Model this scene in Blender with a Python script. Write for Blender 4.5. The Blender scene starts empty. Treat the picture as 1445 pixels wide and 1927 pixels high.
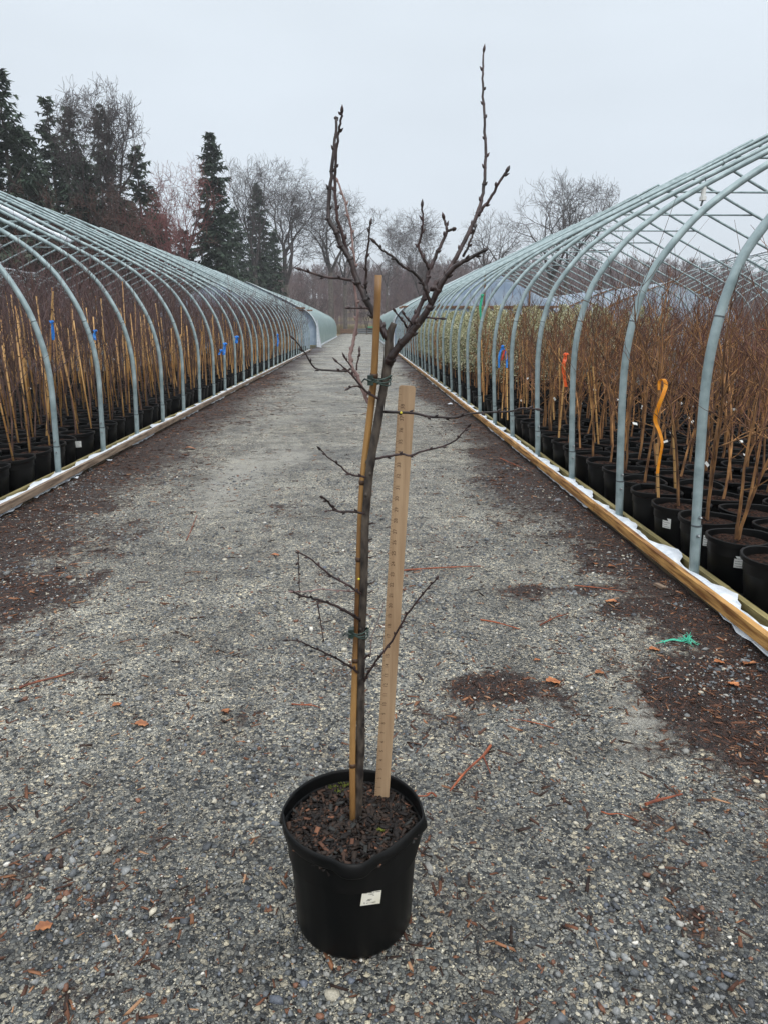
import bpy, math, random
import numpy as np
from mathutils import Vector, noise as mnoise
R = math.radians
random.seed(7)
rng = np.random.default_rng(7)
scene = bpy.context.scene
col = scene.collection

# ---------------------------------------------------------------- camera
FPX, CX, CY, CAMH = 1337.0, 722.5, 963.5, 1.4
PITCH = math.atan(353 / FPX)
YAW = math.atan(44.5 / FPX * math.cos(PITCH))
cam = bpy.data.cameras.new('camera')
camo = bpy.data.objects.new('camera', cam)
col.objects.link(camo)
camo.location = (0, 0, CAMH)
camo.rotation_euler = (R(90) - PITCH, 0, -YAW)
cam.sensor_fit = 'VERTICAL'
cam.sensor_height = 24
cam.lens = FPX / 1927 * 24
cam.clip_start = 0.05
cam.clip_end = 2000
scene.camera = camo

# ---------------------------------------------------------------- sky and light (overcast)
w = bpy.data.worlds.new('World')
scene.world = w
w.use_nodes = True
nt = w.node_tree
bg = nt.nodes['Background']
sky = nt.nodes.new('ShaderNodeTexSky')
sky.sky_type = 'NISHITA'
sky.sun_disc = False
sky.sun_elevation = R(42)
sky.sun_rotation = R(200)
tc = nt.nodes.new('ShaderNodeTexCoord')
sep = nt.nodes.new('ShaderNodeSeparateXYZ')
nt.links.new(tc.outputs['Generated'], sep.inputs[0])
rp = nt.nodes.new('ShaderNodeValToRGB')
rp.color_ramp.elements[0].position = 0.0
rp.color_ramp.elements[0].color = (0.68, 0.74, 0.81, 1)
rp.color_ramp.elements[1].position = 0.42
rp.color_ramp.elements[1].color = (0.77, 0.845, 0.915, 1)
e = rp.color_ramp.elements.new(0.16); e.color = (0.71, 0.78, 0.855, 1)
e = rp.color_ramp.elements.new(1.0); e.color = (2.25, 2.3, 2.35, 1)
nt.links.new(sep.outputs['Z'], rp.inputs[0])
cl = nt.nodes.new('ShaderNodeTexNoise')
cl.inputs['Scale'].default_value = 1.6
cl.inputs['Detail'].default_value = 3
mp = nt.nodes.new('ShaderNodeMapping'); mp.inputs['Scale'].default_value = (1, 1, 3.2)
nt.links.new(tc.outputs['Generated'], mp.inputs[0]); nt.links.new(mp.outputs[0], cl.inputs[0])
cr = nt.nodes.new('ShaderNodeMapRange')
cr.inputs[1].default_value = 0.3; cr.inputs[2].default_value = 0.7
cr.inputs[3].default_value = 0.93; cr.inputs[4].default_value = 1.05
nt.links.new(cl.outputs[0], cr.inputs[0])
mu = nt.nodes.new('ShaderNodeVectorMath'); mu.operation = 'SCALE'
nt.links.new(rp.outputs[0], mu.inputs[0]); nt.links.new(cr.outputs[0], mu.inputs['Scale'])
sk = nt.nodes.new('ShaderNodeVectorMath'); sk.operation = 'SCALE'; sk.inputs['Scale'].default_value = 0.006
nt.links.new(sky.outputs[0], sk.inputs[0])
ad = nt.nodes.new('ShaderNodeVectorMath'); ad.operation = 'ADD'
nt.links.new(mu.outputs[0], ad.inputs[0]); nt.links.new(sk.outputs[0], ad.inputs[1])
nt.links.new(ad.outputs[0], bg.inputs[0])
bg.inputs[1].default_value = 1.0
sun = bpy.data.lights.new('sun', 'SUN')
sun.energy = 1.0
sun.angle = R(25)
sun.color = (1, 0.97, 0.93)
suno = bpy.data.objects.new('sun', sun)
col.objects.link(suno)
suno.rotation_euler = (R(48), 0, R(20))
scene.view_settings.view_transform = 'Standard'
scene.view_settings.look = 'None'
scene.view_settings.gamma = 1
scene.view_settings.exposure = 0
scene.cycles.max_bounces = 6
scene.cycles.transparent_max_bounces = 12

# ---------------------------------------------------------------- helpers
_F = Vector((math.sin(YAW) * math.cos(PITCH), math.cos(YAW) * math.cos(PITCH), -math.sin(PITCH)))
_R = Vector((math.cos(YAW), -math.sin(YAW), 0))
_U = _R.cross(_F)


def ray(x, y):
    return _F + _R * ((x - CX) / FPX) - _U * ((y - CY) / FPX)


def at(x, y, Y):
    """world point at distance Y down the path that the photograph shows at pixel x, y"""
    d = ray(x, y)
    return Vector((0, 0, CAMH)) + d * (Y / d.y)


def atz(x, y, z=0.0):
    d = ray(x, y)
    return Vector((0, 0, CAMH)) + d * ((z - CAMH) / d.z)


def s2l(c):
    return tuple(((v / 255) / 12.92 if v / 255 <= .04045 else ((v / 255 + .055) / 1.055) ** 2.4) for v in c)


def material(name, c1, c2=None, scale=20, rough=.7, metal=0, bump=0, bscale=60, stretch=(1, 1, 1), spec=.5,
             attr=None, rand=0, detail=4, contrast=(.35, .65), alpha=None, bdist=.01, coat=0):
    m = bpy.data.materials.new(name)
    m.use_nodes = True
    t = m.node_tree
    N, L = t.nodes.new, t.links.new
    b = t.nodes['Principled BSDF']
    b.inputs['Roughness'].default_value = rough
    b.inputs['Metallic'].default_value = metal
    b.inputs['Specular IOR Level'].default_value = spec
    b.inputs['Coat Weight'].default_value = coat
    tcn = N('ShaderNodeTexCoord')
    mpn = N('ShaderNodeMapping'); mpn.inputs['Scale'].default_value = stretch
    L(tcn.outputs['Object'], mpn.inputs[0])
    out = None
    if c2 is not None:
        n = N('ShaderNodeTexNoise'); n.inputs['Scale'].default_value = scale; n.inputs['Detail'].default_value = detail
        L(mpn.outputs[0], n.inputs[0])
        r = N('ShaderNodeValToRGB')
        r.color_ramp.elements[0].position = contrast[0]; r.color_ramp.elements[0].color = (*c1, 1)
        r.color_ramp.elements[1].position = contrast[1]; r.color_ramp.elements[1].color = (*c2, 1)
        L(n.outputs[0], r.inputs[0])
        out = r.outputs[0]
    else:
        rgb = N('ShaderNodeRGB'); rgb.outputs[0].default_value = (*c1, 1)
        out = rgb.outputs[0]
    if attr:
        a = N('ShaderNodeAttribute'); a.attribute_name = attr
        mx = N('ShaderNodeMix'); mx.data_type = 'RGBA'; mx.blend_type = 'MULTIPLY'; mx.inputs[0].default_value = 1
        L(out, mx.inputs[6]); L(a.outputs['Color'], mx.inputs[7]); out = mx.outputs[2]
    if rand:
        oi = N('ShaderNodeObjectInfo')
        mr = N('ShaderNodeMapRange'); mr.inputs[3].default_value = 1 - rand; mr.inputs[4].default_value = 1 + rand
        L(oi.outputs['Random'], mr.inputs[0])
        hs = N('ShaderNodeHueSaturation'); L(mr.outputs[0], hs.inputs['Value']); L(out, hs.inputs['Color']); out = hs.outputs[0]
    L(out, b.inputs['Base Color'])
    if bump:
        n2 = N('ShaderNodeTexNoise'); n2.inputs['Scale'].default_value = bscale; n2.inputs['Detail'].default_value = 5
        L(mpn.outputs[0], n2.inputs[0])
        bp = N('ShaderNodeBump'); bp.inputs['Strength'].default_value = bump; bp.inputs['Distance'].default_value = bdist
        L(n2.outputs[0], bp.inputs['Height']); L(bp.outputs[0], b.inputs['Normal'])
    if alpha is not None:
        o = t.nodes['Material Output']
        tr = N('ShaderNodeBsdfTransparent'); tr.inputs[0].default_value = (.9, .95, .96, 1)
        ms = N('ShaderNodeMixShader'); ms.inputs[0].default_value = alpha
        tl = N('ShaderNodeBsdfTranslucent'); L(out, tl.inputs[0])
        m2 = N('ShaderNodeMixShader'); m2.inputs[0].default_value = .35
        L(b.outputs[0], m2.inputs[1]); L(tl.outputs[0], m2.inputs[2])
        L(tr.outputs[0], ms.inputs[1]); L(m2.outputs[0], ms.inputs[2]); L(ms.outputs[0], o.inputs['Surface'])
    return m


class MB:
    """collects shapes and links them as one mesh object"""
    def __init__(s):
        s.v = []; s.f = []; s.m = []; s.c = []; s.cur = 0; s.cc = (1, 1, 1)

    def add(s, vs, fs):
        o = len(s.v)
        s.v.extend([tuple(p) for p in vs])
        s.f.extend([tuple(i + o for i in f) for f in fs])
        s.m.extend([s.cur] * len(fs))
        s.c.extend([s.cc] * len(vs))

    def tube(s, pts, rad, n=6, cap=True, squash=None):
        pts = [Vector(p) for p in pts]
        k = len(pts)
        if not hasattr(rad, '__len__'):
            rad = [rad] * k
        vs = []
        prev = None
        for i, p in enumerate(pts):
            d = (pts[min(i + 1, k - 1)] - pts[max(i - 1, 0)])
            d = d.normalized() if d.length > 1e-9 else Vector((0, 0, 1))
            if prev is None:
                a = d.cross(Vector((0, 1, 0)) if abs(d.y) < .9 else Vector((1, 0, 0))).normalized()
            else:
                a = (prev - d * prev.dot(d))
                a = a.normalized() if a.length > 1e-6 else d.orthogonal().normalized()
            prev = a
            b = d.cross(a)
            for j in range(n):
                t = 2 * math.pi * (j + .5) / n
                vs.append(p + (a * math.cos(t) + b * math.sin(t)) * rad[i])
        fs = [(i * n + j, i * n + (j + 1) % n, (i + 1) * n + (j + 1) % n, (i + 1) * n + j) for i in range(k - 1) for j in range(n)]
        if cap:
            fs.append(tuple(range(n))[::-1]); fs.append(tuple((k - 1) * n + j for j in range(n)))
        s.add(vs, fs)

    def box(s, x0, x1, y0, y1, z0, z1):
        vs = [(x, y, z) for x in (x0, x1) for y in (y0, y1) for z in (z0, z1)]
        s.add(vs, [(0, 1, 3, 2), (4, 6, 7, 5), (0, 4, 5, 1), (2, 3, 7, 6), (0, 2, 6, 4), (1, 5, 7, 3)])

    def lathe(s, prof, n=32, ox=0, oy=0, fn=None):
        vs = []
        for r, z in prof:
            for j in range(n):
                t = 2 * math.pi * j / n
                rr, zz = (r, z) if fn is None else fn(r, z, t)
                vs.append((ox + rr * math.cos(t), oy + rr * math.sin(t), zz))
        k = len(prof)
        s.add(vs, [(i * n + j, i * n + (j + 1) % n, (i + 1) * n + (j + 1) % n, (i + 1) * n + j) for i in range(k - 1) for j in range(n)])

    def blob(s, p, r, n=6, stretch=(1, 1, 1)):
        pr = [(0.02, -1), (.6, -.75), (1, 0), (.6, .75), (.02, 1)]
        vs = []
        for a, z in pr:
            for j in range(n):
                t = 2 * math.pi * j / n
                vs.append((p[0] + a * r * math.cos(t) * stretch[0], p[1] + a * r * math.sin(t) * stretch[1], p[2] + z * r * stretch[2]))
        s.add(vs, [(i * n + j, i * n + (j + 1) % n, (i + 1) * n + (j + 1) % n, (i + 1) * n + j) for i in range(4) for j in range(n)])

    def join(s, o, loc=(0, 0, 0), rz=0, sc=1, mat=0):
        c, d = math.cos(rz) * sc, math.sin(rz) * sc
        k = len(s.v)
        s.v.extend([(x * c - y * d + loc[0], x * d + y * c + loc[1], z * sc + loc[2]) for x, y, z in o.v])
        s.f.extend([tuple(i + k for i in f) for f in o.f])
        s.m.extend([mat] * len(o.f)); s.c.extend(o.c)

    def mesh(s, name, mats, smooth=False, colors=False):
        me = bpy.data.meshes.new(name)
        me.from_pydata(s.v, [], s.f)
        for m in (mats if isinstance(mats, (list, tuple)) else [mats]):
            me.materials.append(m)
        me.polygons.foreach_set('material_index', s.m)
        if smooth:
            me.polygons.foreach_set('use_smooth', [True] * len(s.f))
        if colors:
            a = me.color_attributes.new('Col', 'FLOAT_COLOR', 'POINT')
            a.data.foreach_set('color', np.array([(*c, 1) for c in s.c], dtype=np.float32).ravel())
        me.update()
        return me

    def build(s, name, mats, parent=None, smooth=False, colors=False):
        o = bpy.data.objects.new(name, s.mesh(name, mats, smooth, colors))
        col.objects.link(o)
        o.parent = parent
        return o


def tag(o, label=None, cat=None, group=None, kind=None):
    if label: o['label'] = label
    if cat: o['category'] = cat
    if group: o['group'] = group
    if kind: o['kind'] = kind
    return o


def empty(name, loc=(0, 0, 0), rz=0):
    o = bpy.data.objects.new(name, None)
    o.empty_display_size = .1
    col.objects.link(o)
    o.location = loc
    o.rotation_euler = (0, 0, rz)
    return o


def link(name, me, parent=None, loc=None):
    o = bpy.data.objects.new(name, me)
    col.objects.link(o)
    o.parent = parent
    if loc is not None: o.location = loc
    return o


def copy_tree(o, parent=None):
    c = o.copy(); col.objects.link(c); c.parent = parent
    for ch in list(o.children):
        copy_tree(ch, c)
    return c


def crom(pts, k=4):
    P = [Vector(p) for p in pts]
    P = [P[0] * 2 - P[1]] + P + [P[-1] * 2 - P[-2]]
    out = []
    for i in range(1, len(P) - 2):
        for j in range(k):
            t = j / k
            a, b, c, d = P[i - 1], P[i], P[i + 1], P[i + 2]
            out.append(.5 * ((2 * b) + (c - a) * t + (2 * a - 5 * b + 4 * c - d) * t * t + (3 * b - a - 3 * c + d) * t ** 3))
    out.append(P[-2])
    return out


def fast_mesh(name, verts, faces, mat, colors=None, smooth=False):
    """verts (n,3) and same-sized faces (m,k) as numpy arrays"""
    me = bpy.data.meshes.new(name)
    nv, (nf, k) = len(verts), faces.shape
    me.vertices.add(nv); me.vertices.foreach_set('co', verts.astype(np.float32).ravel())
    me.loops.add(nf * k); me.loops.foreach_set('vertex_index', faces.astype(np.int32).ravel())
    me.polygons.add(nf)
    me.polygons.foreach_set('loop_start', np.arange(0, nf * k, k, dtype=np.int32))
    me.polygons.foreach_set('loop_total', np.full(nf, k, dtype=np.int32))
    if smooth: me.polygons.foreach_set('use_smooth', np.ones(nf, dtype=bool))
    me.materials.append(mat)
    if colors is not None:
        a = me.color_attributes.new('Col', 'FLOAT_COLOR', 'POINT')
        c4 = np.ones((nv, 4), dtype=np.float32); c4[:, :3] = colors
        a.data.foreach_set('color', c4.ravel())
    me.update(calc_edges=True)
    me.validate()
    return me


# ---------------------------------------------------------------- materials
M = {}
M['hoop'] = material('hoop paint', s2l((122, 140, 143)), s2l((170, 187, 189)), 11, detail=9, rough=.42, metal=.2, bump=.08, bscale=40, contrast=(.3, .7))
M['bolt'] = material('zinc bolt', (.3, .32, .33), rough=.35, metal=.8)
M['joint'] = material('joint line', (.12, .14, .15), rough=.5, metal=.5)
M['timber_dark'] = material('weathered timber', s2l((58, 50, 38)), s2l((104, 88, 62)), 9, rough=.8, bump=.5, stretch=(8, .6, 8), bscale=30)
M['timber_gold'] = material('wet golden timber', s2l((120, 78, 38)), s2l((196, 150, 88)), 7, rough=.5, bump=.35, stretch=(6, .5, 6), bscale=25, contrast=(.38, .6))
M['timber_green'] = material('treated pine', s2l((112, 104, 66)), s2l((160, 146, 98)), 7, rough=.6, bump=.35, stretch=(6, .5, 6), bscale=25)
M['timber_grey'] = material('old grey batten', s2l((96, 78, 64)), s2l((158, 138, 118)), 7, rough=.7, bump=.4, stretch=(6, .5, 6), bscale=25)
M['film'] = material('white polythene', s2l((200, 208, 216)), s2l((232, 236, 240)), 14, rough=.45, bump=.5, bscale=18, bdist=.02)
M['cover'] = material('translucent teal film', s2l((176, 202, 202)), s2l((204, 222, 222)), 1.2, rough=.3, alpha=.7, bump=.15, bscale=3)
M['wallfilm'] = material('end wall film', s2l((176, 194, 214)), s2l((206, 218, 230)), 2, rough=.35, alpha=.8, bump=.2, bscale=4)
M['stud'] = material('brown stud timber', s2l((92, 66, 48)), s2l((132, 102, 78)), 8, rough=.75)
M['pot'] = material('black nursery plastic', (.002, .0025, .003), (.007, .0068, .0065), 7, rough=.4, spec=.16, bump=.12, bscale=12, stretch=(1, 1, .3))
M['soil'] = material('bark potting mix', (.007, .005, .004), (.07, .03, .018), 55, rough=.9, spec=.15, bump=1, bscale=90, bdist=.02, contrast=(.42, .68))
M['chip'] = material('bark chips', (1, 1, 1), rough=.7, attr='Col', spec=.3)
M['stonec'] = material('loose stones', (.7, .7, .7), (1.15, 1.15, 1.15), 300, rough=.55, attr='Col', bump=.3, bscale=400, bdist=.002)
M['bark_r'] = material('brown stems', s2l((70, 44, 28)), s2l((168, 122, 74)), 30, rough=.75, rand=.45, stretch=(1, 1, .2))
M['twig_r'] = material('red brown twigs', s2l((58, 34, 30)), s2l((112, 72, 56)), 6, rough=.75, rand=.4)
M['bark_l'] = material('dark stems', s2l((56, 40, 34)), s2l((104, 78, 66)), 30, rough=.7, rand=.4, stretch=(1, 1, .2))
M['twig_l'] = material('purple grey twigs', s2l((58, 42, 42)), s2l((110, 86, 86)), 6, rough=.7, rand=.4)
M['cane'] = material('bamboo cane', s2l((158, 112, 62)), s2l((222, 178, 114)), 9, rough=.45, rand=.3, stretch=(1, 1, .25))
M['cane_main'] = material('weathered bamboo', s2l((92, 60, 32)), s2l((194, 150, 92)), 14, rough=.4, stretch=(1, 1, .22), contrast=(.35, .62), bump=.15, bscale=60)
M['node'] = material('bamboo node', s2l((70, 48, 30)), rough=.6)
M['label'] = material('white plastic label', s2l((225, 226, 222)), rough=.4)
M['paper'] = material('cream sticker paper', s2l((228, 222, 200)), s2l((238, 234, 220)), 20, rough=.35)
M['ink'] = material('sticker print', s2l((58, 56, 52)), rough=.5)
M['inkr'] = material('ruler print', s2l((88, 66, 48)), rough=.6)
M['blue'] = material('blue flagging tape', s2l((20, 112, 208)), s2l((52, 146, 230)), 30, rough=.35)
M['orange'] = material('orange flagging tape', s2l((236, 84, 30)), s2l((250, 120, 60)), 30, rough=.35)
M['amber'] = material('amber flagging tape', s2l((232, 140, 18)), s2l((250, 168, 50)), 30, rough=.35)
M['red'] = material('red flagging tape', s2l((200, 52, 40)), rough=.35)
M['greent'] = material('green flagging tape', s2l((40, 172, 130)), rough=.4)
M['twine'] = material('teal twine', s2l((66, 190, 156)), s2l((104, 216, 184)), 60, rough=.5)
M['tie'] = material('dark green plastic tie', s2l((24, 38, 34)), s2l((44, 66, 58)), 40, rough=.4)
M['budyellow'] = material('yellow paint dot', s2l((214, 200, 60)), rough=.5)
M['ruler'] = material('pale ruler wood', s2l((142, 114, 86)), s2l((186, 158, 126)), 7, rough=.55, stretch=(9, 9, .5), bump=.12, bscale=40, contrast=(.25, .75))
M['moss'] = material('bright moss', s2l((60, 68, 22)), s2l((112, 118, 38)), 120, rough=.9, bump=1, bscale=200)
M['needle'] = material('conifer foliage', (.026, .044, .032), (.07, .10, .07), .9, rough=.8, attr='Col', detail=5)
M['tbark'] = material('tree bark', s2l((70, 64, 60)), s2l((104, 96, 90)), 3, rough=.9, rand=.15)
M['ttwig'] = material('tree branches', s2l((46, 41, 41)), s2l((78, 70, 69)), 2, rough=.9, rand=.12)
M['tredtwig'] = material('red budded twigs', s2l((86, 60, 58)), s2l((130, 78, 76)), 1, rough=.9)
M['tbrowntwig'] = material('brown dense twigs', s2l((62, 46, 42)), s2l((92, 68, 60)), 2, rough=.9)
M['woods'] = material('far woods', s2l((84, 70, 70)), s2l((118, 100, 98)), .08, rough=.95, attr='Col')
M['leafv'] = material('variegated leaves', (.9, .9, .9), (1.05, 1.05, 1.05), 8, rough=.45, attr='Col', rand=.12)
M['leaf'] = material('dry leaves', s2l((120, 66, 34)), s2l((196, 130, 80)), 25, rough=.5, rand=.35)
M['twigd'] = material('fallen red twigs', s2l((92, 44, 28)), s2l((158, 84, 48)), 18, rough=.6, rand=.2)

# main tree bark: dark wet upper wood, greyer and lichen spotted trunk
M['bark_main'] = material('young tree bark', s2l((32, 23, 23)), s2l((80, 61, 60)), 60, rough=.5, bump=.45, bscale=120, stretch=(1, 1, .35), contrast=(.3, .72), bdist=.004)
M['bark_trunk'] = material('lichen spotted bark', s2l((28, 21, 19)), s2l((88, 78, 68)), 55, rough=.6, bump=.5, bscale=120, stretch=(1, 1, .45), contrast=(.36, .68), bdist=.004)
M['bark_dark'] = material('dark wet bark', s2l((20, 14, 14)), s2l((62, 46, 44)), 60, rough=.42, bump=.45, bscale=120, stretch=(1, 1, .4), contrast=(.3, .72), bdist=.004)
M['bark_pale'] = material('pinkish pale bark', s2l((110, 84, 80)), s2l((150, 126, 120)), 40, rough=.5, bump=.3, bscale=120, contrast=(.3, .7), bdist=.003)


def gravel_material():
    m = bpy.data.materials.new('wet gravel')
    m.use_nodes = True
    t = m.node_tree; N, L = t.nodes.new, t.links.new
    b = t.nodes['Principled BSDF']
    tcn = N('ShaderNodeTexCoord')

    def noise(scale, detail=3, src=None):
        n = N('ShaderNodeTexNoise'); n.inputs['Scale'].default_value = scale; n.inputs['Detail'].default_value = detail
        L(src or tcn.outputs['Object'], n.inputs[0]); return n.outputs[0]

    def mix(kind, f, a, c):
        x = N('ShaderNodeMix'); x.data_type = 'RGBA'; x.blend_type = kind
        for sock, val in ((x.inputs[0], f), (x.inputs[6], a), (x.inputs[7], c)):
            if hasattr(val, 'links') or hasattr(val, 'is_linked'): L(val, sock)
            elif isinstance(val, tuple): sock.default_value = (*val, 1)
            else: sock.default_value = val
        return x.outputs[2]

    def ramp(src, stops, const=False):
        r = N('ShaderNodeValToRGB'); r.color_ramp.interpolation = 'CONSTANT' if const else 'LINEAR'
        el = r.color_ramp.elements
        el[0].position, el[0].color = stops[0][0], (*stops[0][1], 1)
        el[1].position, el[1].color = stops[1][0], (*stops[1][1], 1)
        for p, c in stops[2:]:
            q = el.new(p); q.color = (*c, 1)
        L(src, r.inputs[0]); return r.outputs[0]

    def vor(scale, feature='F1'):
        v = N('ShaderNodeTexVoronoi'); v.inputs['Scale'].default_value = scale; v.feature = feature
        L(warp.outputs[0], v.inputs[0]); return v
    # slightly warped coordinates so the stones are not regular cells
    nz = N('ShaderNodeTexNoise'); nz.inputs['Scale'].default_value = 60; L(tcn.outputs['Object'], nz.inputs[0])
    sc = N('ShaderNodeVectorMath'); sc.operation = 'SCALE'; sc.inputs['Scale'].default_value = .012
    L(nz.outputs['Color'], sc.inputs[0])
    warp = N('ShaderNodeVectorMath'); L(tcn.outputs['Object'], warp.inputs[0]); L(sc.outputs[0], warp.inputs[1])
    big, small = vor(95), vor(240)
    s1 = N('ShaderNodeSeparateColor'); L(big.outputs['Color'], s1.inputs[0])
    s2 = N('ShaderNodeSeparateColor'); L(small.outputs['Color'], s2.inputs[0])
    stones = [(0, (.03, .033, .036)), (.13, (.085, .092, .098)), (.32, (.16, .168, .168)), (.54, (.23, .232, .22)),
              (.72, (.33, .32, .29)), (.87, (.44, .40, .32)), (.95, (.62, .56, .43)), (.985, (.2, .09, .05))]
    cb = ramp(s1.outputs[0], stones, True)
    cs = ramp(s2.outputs[0], [(0, (.02, .02, .021)), (.2, (.10, .104, .104)), (.42, (.19, .19, .178)), (.64, (.31, .30, .27)), (.83, (.50, .46, .37)), (.95, (.72, .67, .55))], True)
    pick = N('ShaderNodeMath'); pick.operation = 'GREATER_THAN'; pick.inputs[1].default_value = .42
    L(s1.outputs[1], pick.inputs[0])
    c = mix('MIX', pick.outputs[0], cs, cb)
    # shade in the crevices between the stones, painted into the colour
    edge = vor(95, 'DISTANCE_TO_EDGE')
    er = N('ShaderNodeMapRange'); er.inputs[1].default_value = 0; er.inputs[2].default_value = .12; er.inputs[3].default_value = .3; er.inputs[4].default_value = 1.12
    L(edge.outputs[0], er.inputs[0])
    vm = N('ShaderNodeVectorMath'); vm.operation = 'SCALE'; L(c, vm.inputs[0]); L(er.outputs[0], vm.inputs['Scale'])
    c = vm.outputs[0]
    # broad changes of the gravel itself: coarse dark stone, pale fines
    tone = ramp(noise(1.1, 7), [(.32, (.84, .84, .83)), (.68, (1.76, 1.73, 1.63))])
    c = mix('MULTIPLY', 1.0, c, tone)
    c = mix('MULTIPLY', 1.0, c, ramp(noise(5.5, 6), [(.34, (.6, .58, .56)), (.6, (1.12, 1.1, 1.06))]))
    at1 = N('ShaderNodeAttribute'); at1.attribute_name = 'Col'
    sa = N('ShaderNodeSeparateColor'); L(at1.outputs['Color'], sa.inputs[0])
    # R = bark litter cover, G = pale sandy fines, B = coarse dark stone
    fines = ramp(noise(260, 4), [(.3, (.22, .215, .19)), (.7, (.56, .53, .46))])

    def cover(src, nscale, lo, hi, cut=.5):
        n = noise(nscale, 9)
        s = N('ShaderNodeMath'); s.operation = 'ADD'; L(src, s.inputs[0]); L(n, s.inputs[1])
        r = N('ShaderNodeMapRange'); r.inputs[1].default_value = lo; r.inputs[2].default_value = hi
        L(s.outputs[0], r.inputs[0]); return r.outputs[0]
    c = mix('MIX', cover(sa.outputs[1], 9, .86, 1.35), c, fines)
    dk = mix('MULTIPLY', 1.0, c, (.56, .58, .60))
    c = mix('MIX', sa.outputs[2], c, dk)
    lit = ramp(noise(85, 6), [(.36, (.009, .006, .005)), (.52, (.028, .014, .010)), (.64, (.075, .031, .018)), (.75, (.2, .09, .045))])
    cov = cover(sa.outputs[0], 24, .8, 1.12)
    c = mix('MIX', cov, c, lit)
    L(c, b.inputs['Base Color'])
    wet = N('ShaderNodeMapRange'); wet.inputs[1].default_value = .35; wet.inputs[2].default_value = .65
    wet.inputs[3].default_value = .28; wet.inputs[4].default_value = .72
    L(noise(.7, 4), wet.inputs[0]); L(wet.outputs[0], b.inputs['Roughness'])
    b.inputs['Specular IOR Level'].default_value = .45
    # relief
    h1 = N('ShaderNodeMath'); h1.operation = 'MULTIPLY_ADD'; h1.inputs[1].default_value = -1; h1.inputs[2].default_value = 1
    L(big.outputs['Distance'], h1.inputs[0])
    h2 = N('ShaderNodeMath'); h2.operation = 'MULTIPLY_ADD'; h2.inputs[1].default_value = -.5
    L(small.outputs['Distance'], h2.inputs[0]); L(h1.outputs[0], h2.inputs[2])
    h3 = N('ShaderNodeMath'); h3.operation = 'MULTIPLY_ADD'; h3.inputs[1].default_value = .8
    L(noise(45, 6), h3.inputs[0]); L(h2.outputs[0], h3.inputs[2])
    bp = N('ShaderNodeBump'); bp.inputs['Strength'].default_value = 1; bp.inputs['Distance'].default_value = .011
    L(h3.outputs[0], bp.inputs['Height']); L(bp.outputs[0], b.inputs['Normal'])
    return m


M['gravel'] = gravel_material()
M['field'] = material('rough winter field', s2l((92, 84, 58)), s2l((132, 116, 84)), .6, rough=.95, bump=.6, bscale=8, detail=8, bdist=.1)
M['hill'] = material('leaf litter hillside', s2l((74, 62, 58)), s2l((100, 82, 74)), .15, rough=.95, detail=8)
M['cloth'] = material('black ground cloth', (.008, .008, .009), (.03, .02, .016), 18, rough=.6, bump=.5, bscale=60, contrast=(.45, .75))

# ---------------------------------------------------------------- ground
def grid_obj(name, xs, ys, zf, mat, colf=None):
    X, Y = np.meshgrid(xs, ys)
    nx, ny = len(xs), len(ys)
    pts = np.stack([X.ravel(), Y.ravel()], 1)
    z = np.array([zf(a, b) for a, b in pts])
    V = np.column_stack([pts, z])
    i = np.arange(nx * ny).reshape(ny, nx)
    F = np.stack([i[:-1, :-1], i[:-1, 1:], i[1:, 1:], i[1:, :-1]], -1).reshape(-1, 4)
    C = np.array([colf(a, b) for a, b in pts]) if colf else None
    return link(name, fast_mesh(name, V, F, mat, C, smooth=True))


def hillz(x, y):
    t = min(1, max(0, (y - 125) / 110))
    return -.02 + (t * t * (3 - 2 * t)) * (8.5 + 1.5 * math.sin(x * .012 + 1) + 1.5 * math.sin(x * .03))


g = grid_obj('ground', np.linspace(-420, 420, 40), np.concatenate([np.linspace(-40, 110, 12), np.linspace(125, 700, 40)]),
             lambda x, y: hillz(x, y), M['field'])
tag(g, kind='structure')

# bark litter patches seen in the photograph: (px, py, radius_x, radius_y, strength)
PATCH = []
for px, py, rx, ry, s in [(980, 1115, .16, .12, .95), (940, 1290, .17, .13, .9), (890, 1300, .12, .08, .6), (1325, 1310, .22, .17, 1.0), (1400, 1370, .2, .15, .8),
                          (840, 742, .5, .9, .9), (900, 850, .35, .25, .5), (1100, 1110, .2, .06, .7), (1060, 1010, .3, .07, .5), (1180, 1150, .25, .1, .5),
                          (450, 1240, .25, .1, .4), (430, 1350, .2, .07, .45), (470, 1400, .08, .06, .5), (60, 1650, .12, .1, .55), (1340, 1745, .1, .06, .5),
                          (330, 1200, .3, .12, .35), (760, 775, .5, .3, .4), (1240, 1545, .07, .04, .6), (130, 1280, .25, .05, .4),
                          (600, 1480, .1, .05, .35), (900, 905, .3, .1, .45), (1200, 1040, .3, .07, .5), (560, 770, .4, .3, .3), (60, 1120, .4, .25, .6), (250, 1000, .35, .3, .35)]:
    q = atz(px, py)
    PATCH.append((q.x, q.y, rx, ry, s))
SAND = []
for px, py, rx, ry, s in [(1210, 1340, .12, .16, .75), (1190, 1420, .2, .15, .5), (1000, 960, .25, .3, .4), (430, 900, .3, 1.1, .5), (1280, 1080, .1, .3, .5), (560, 860, .2, .5, .35),
                          (60, 1420, .3, .25, .25), (1000, 1060, .2, .2, .35)]:
    q = atz(px, py)
    SAND.append((q.x, q.y, rx, ry, s))


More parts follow.
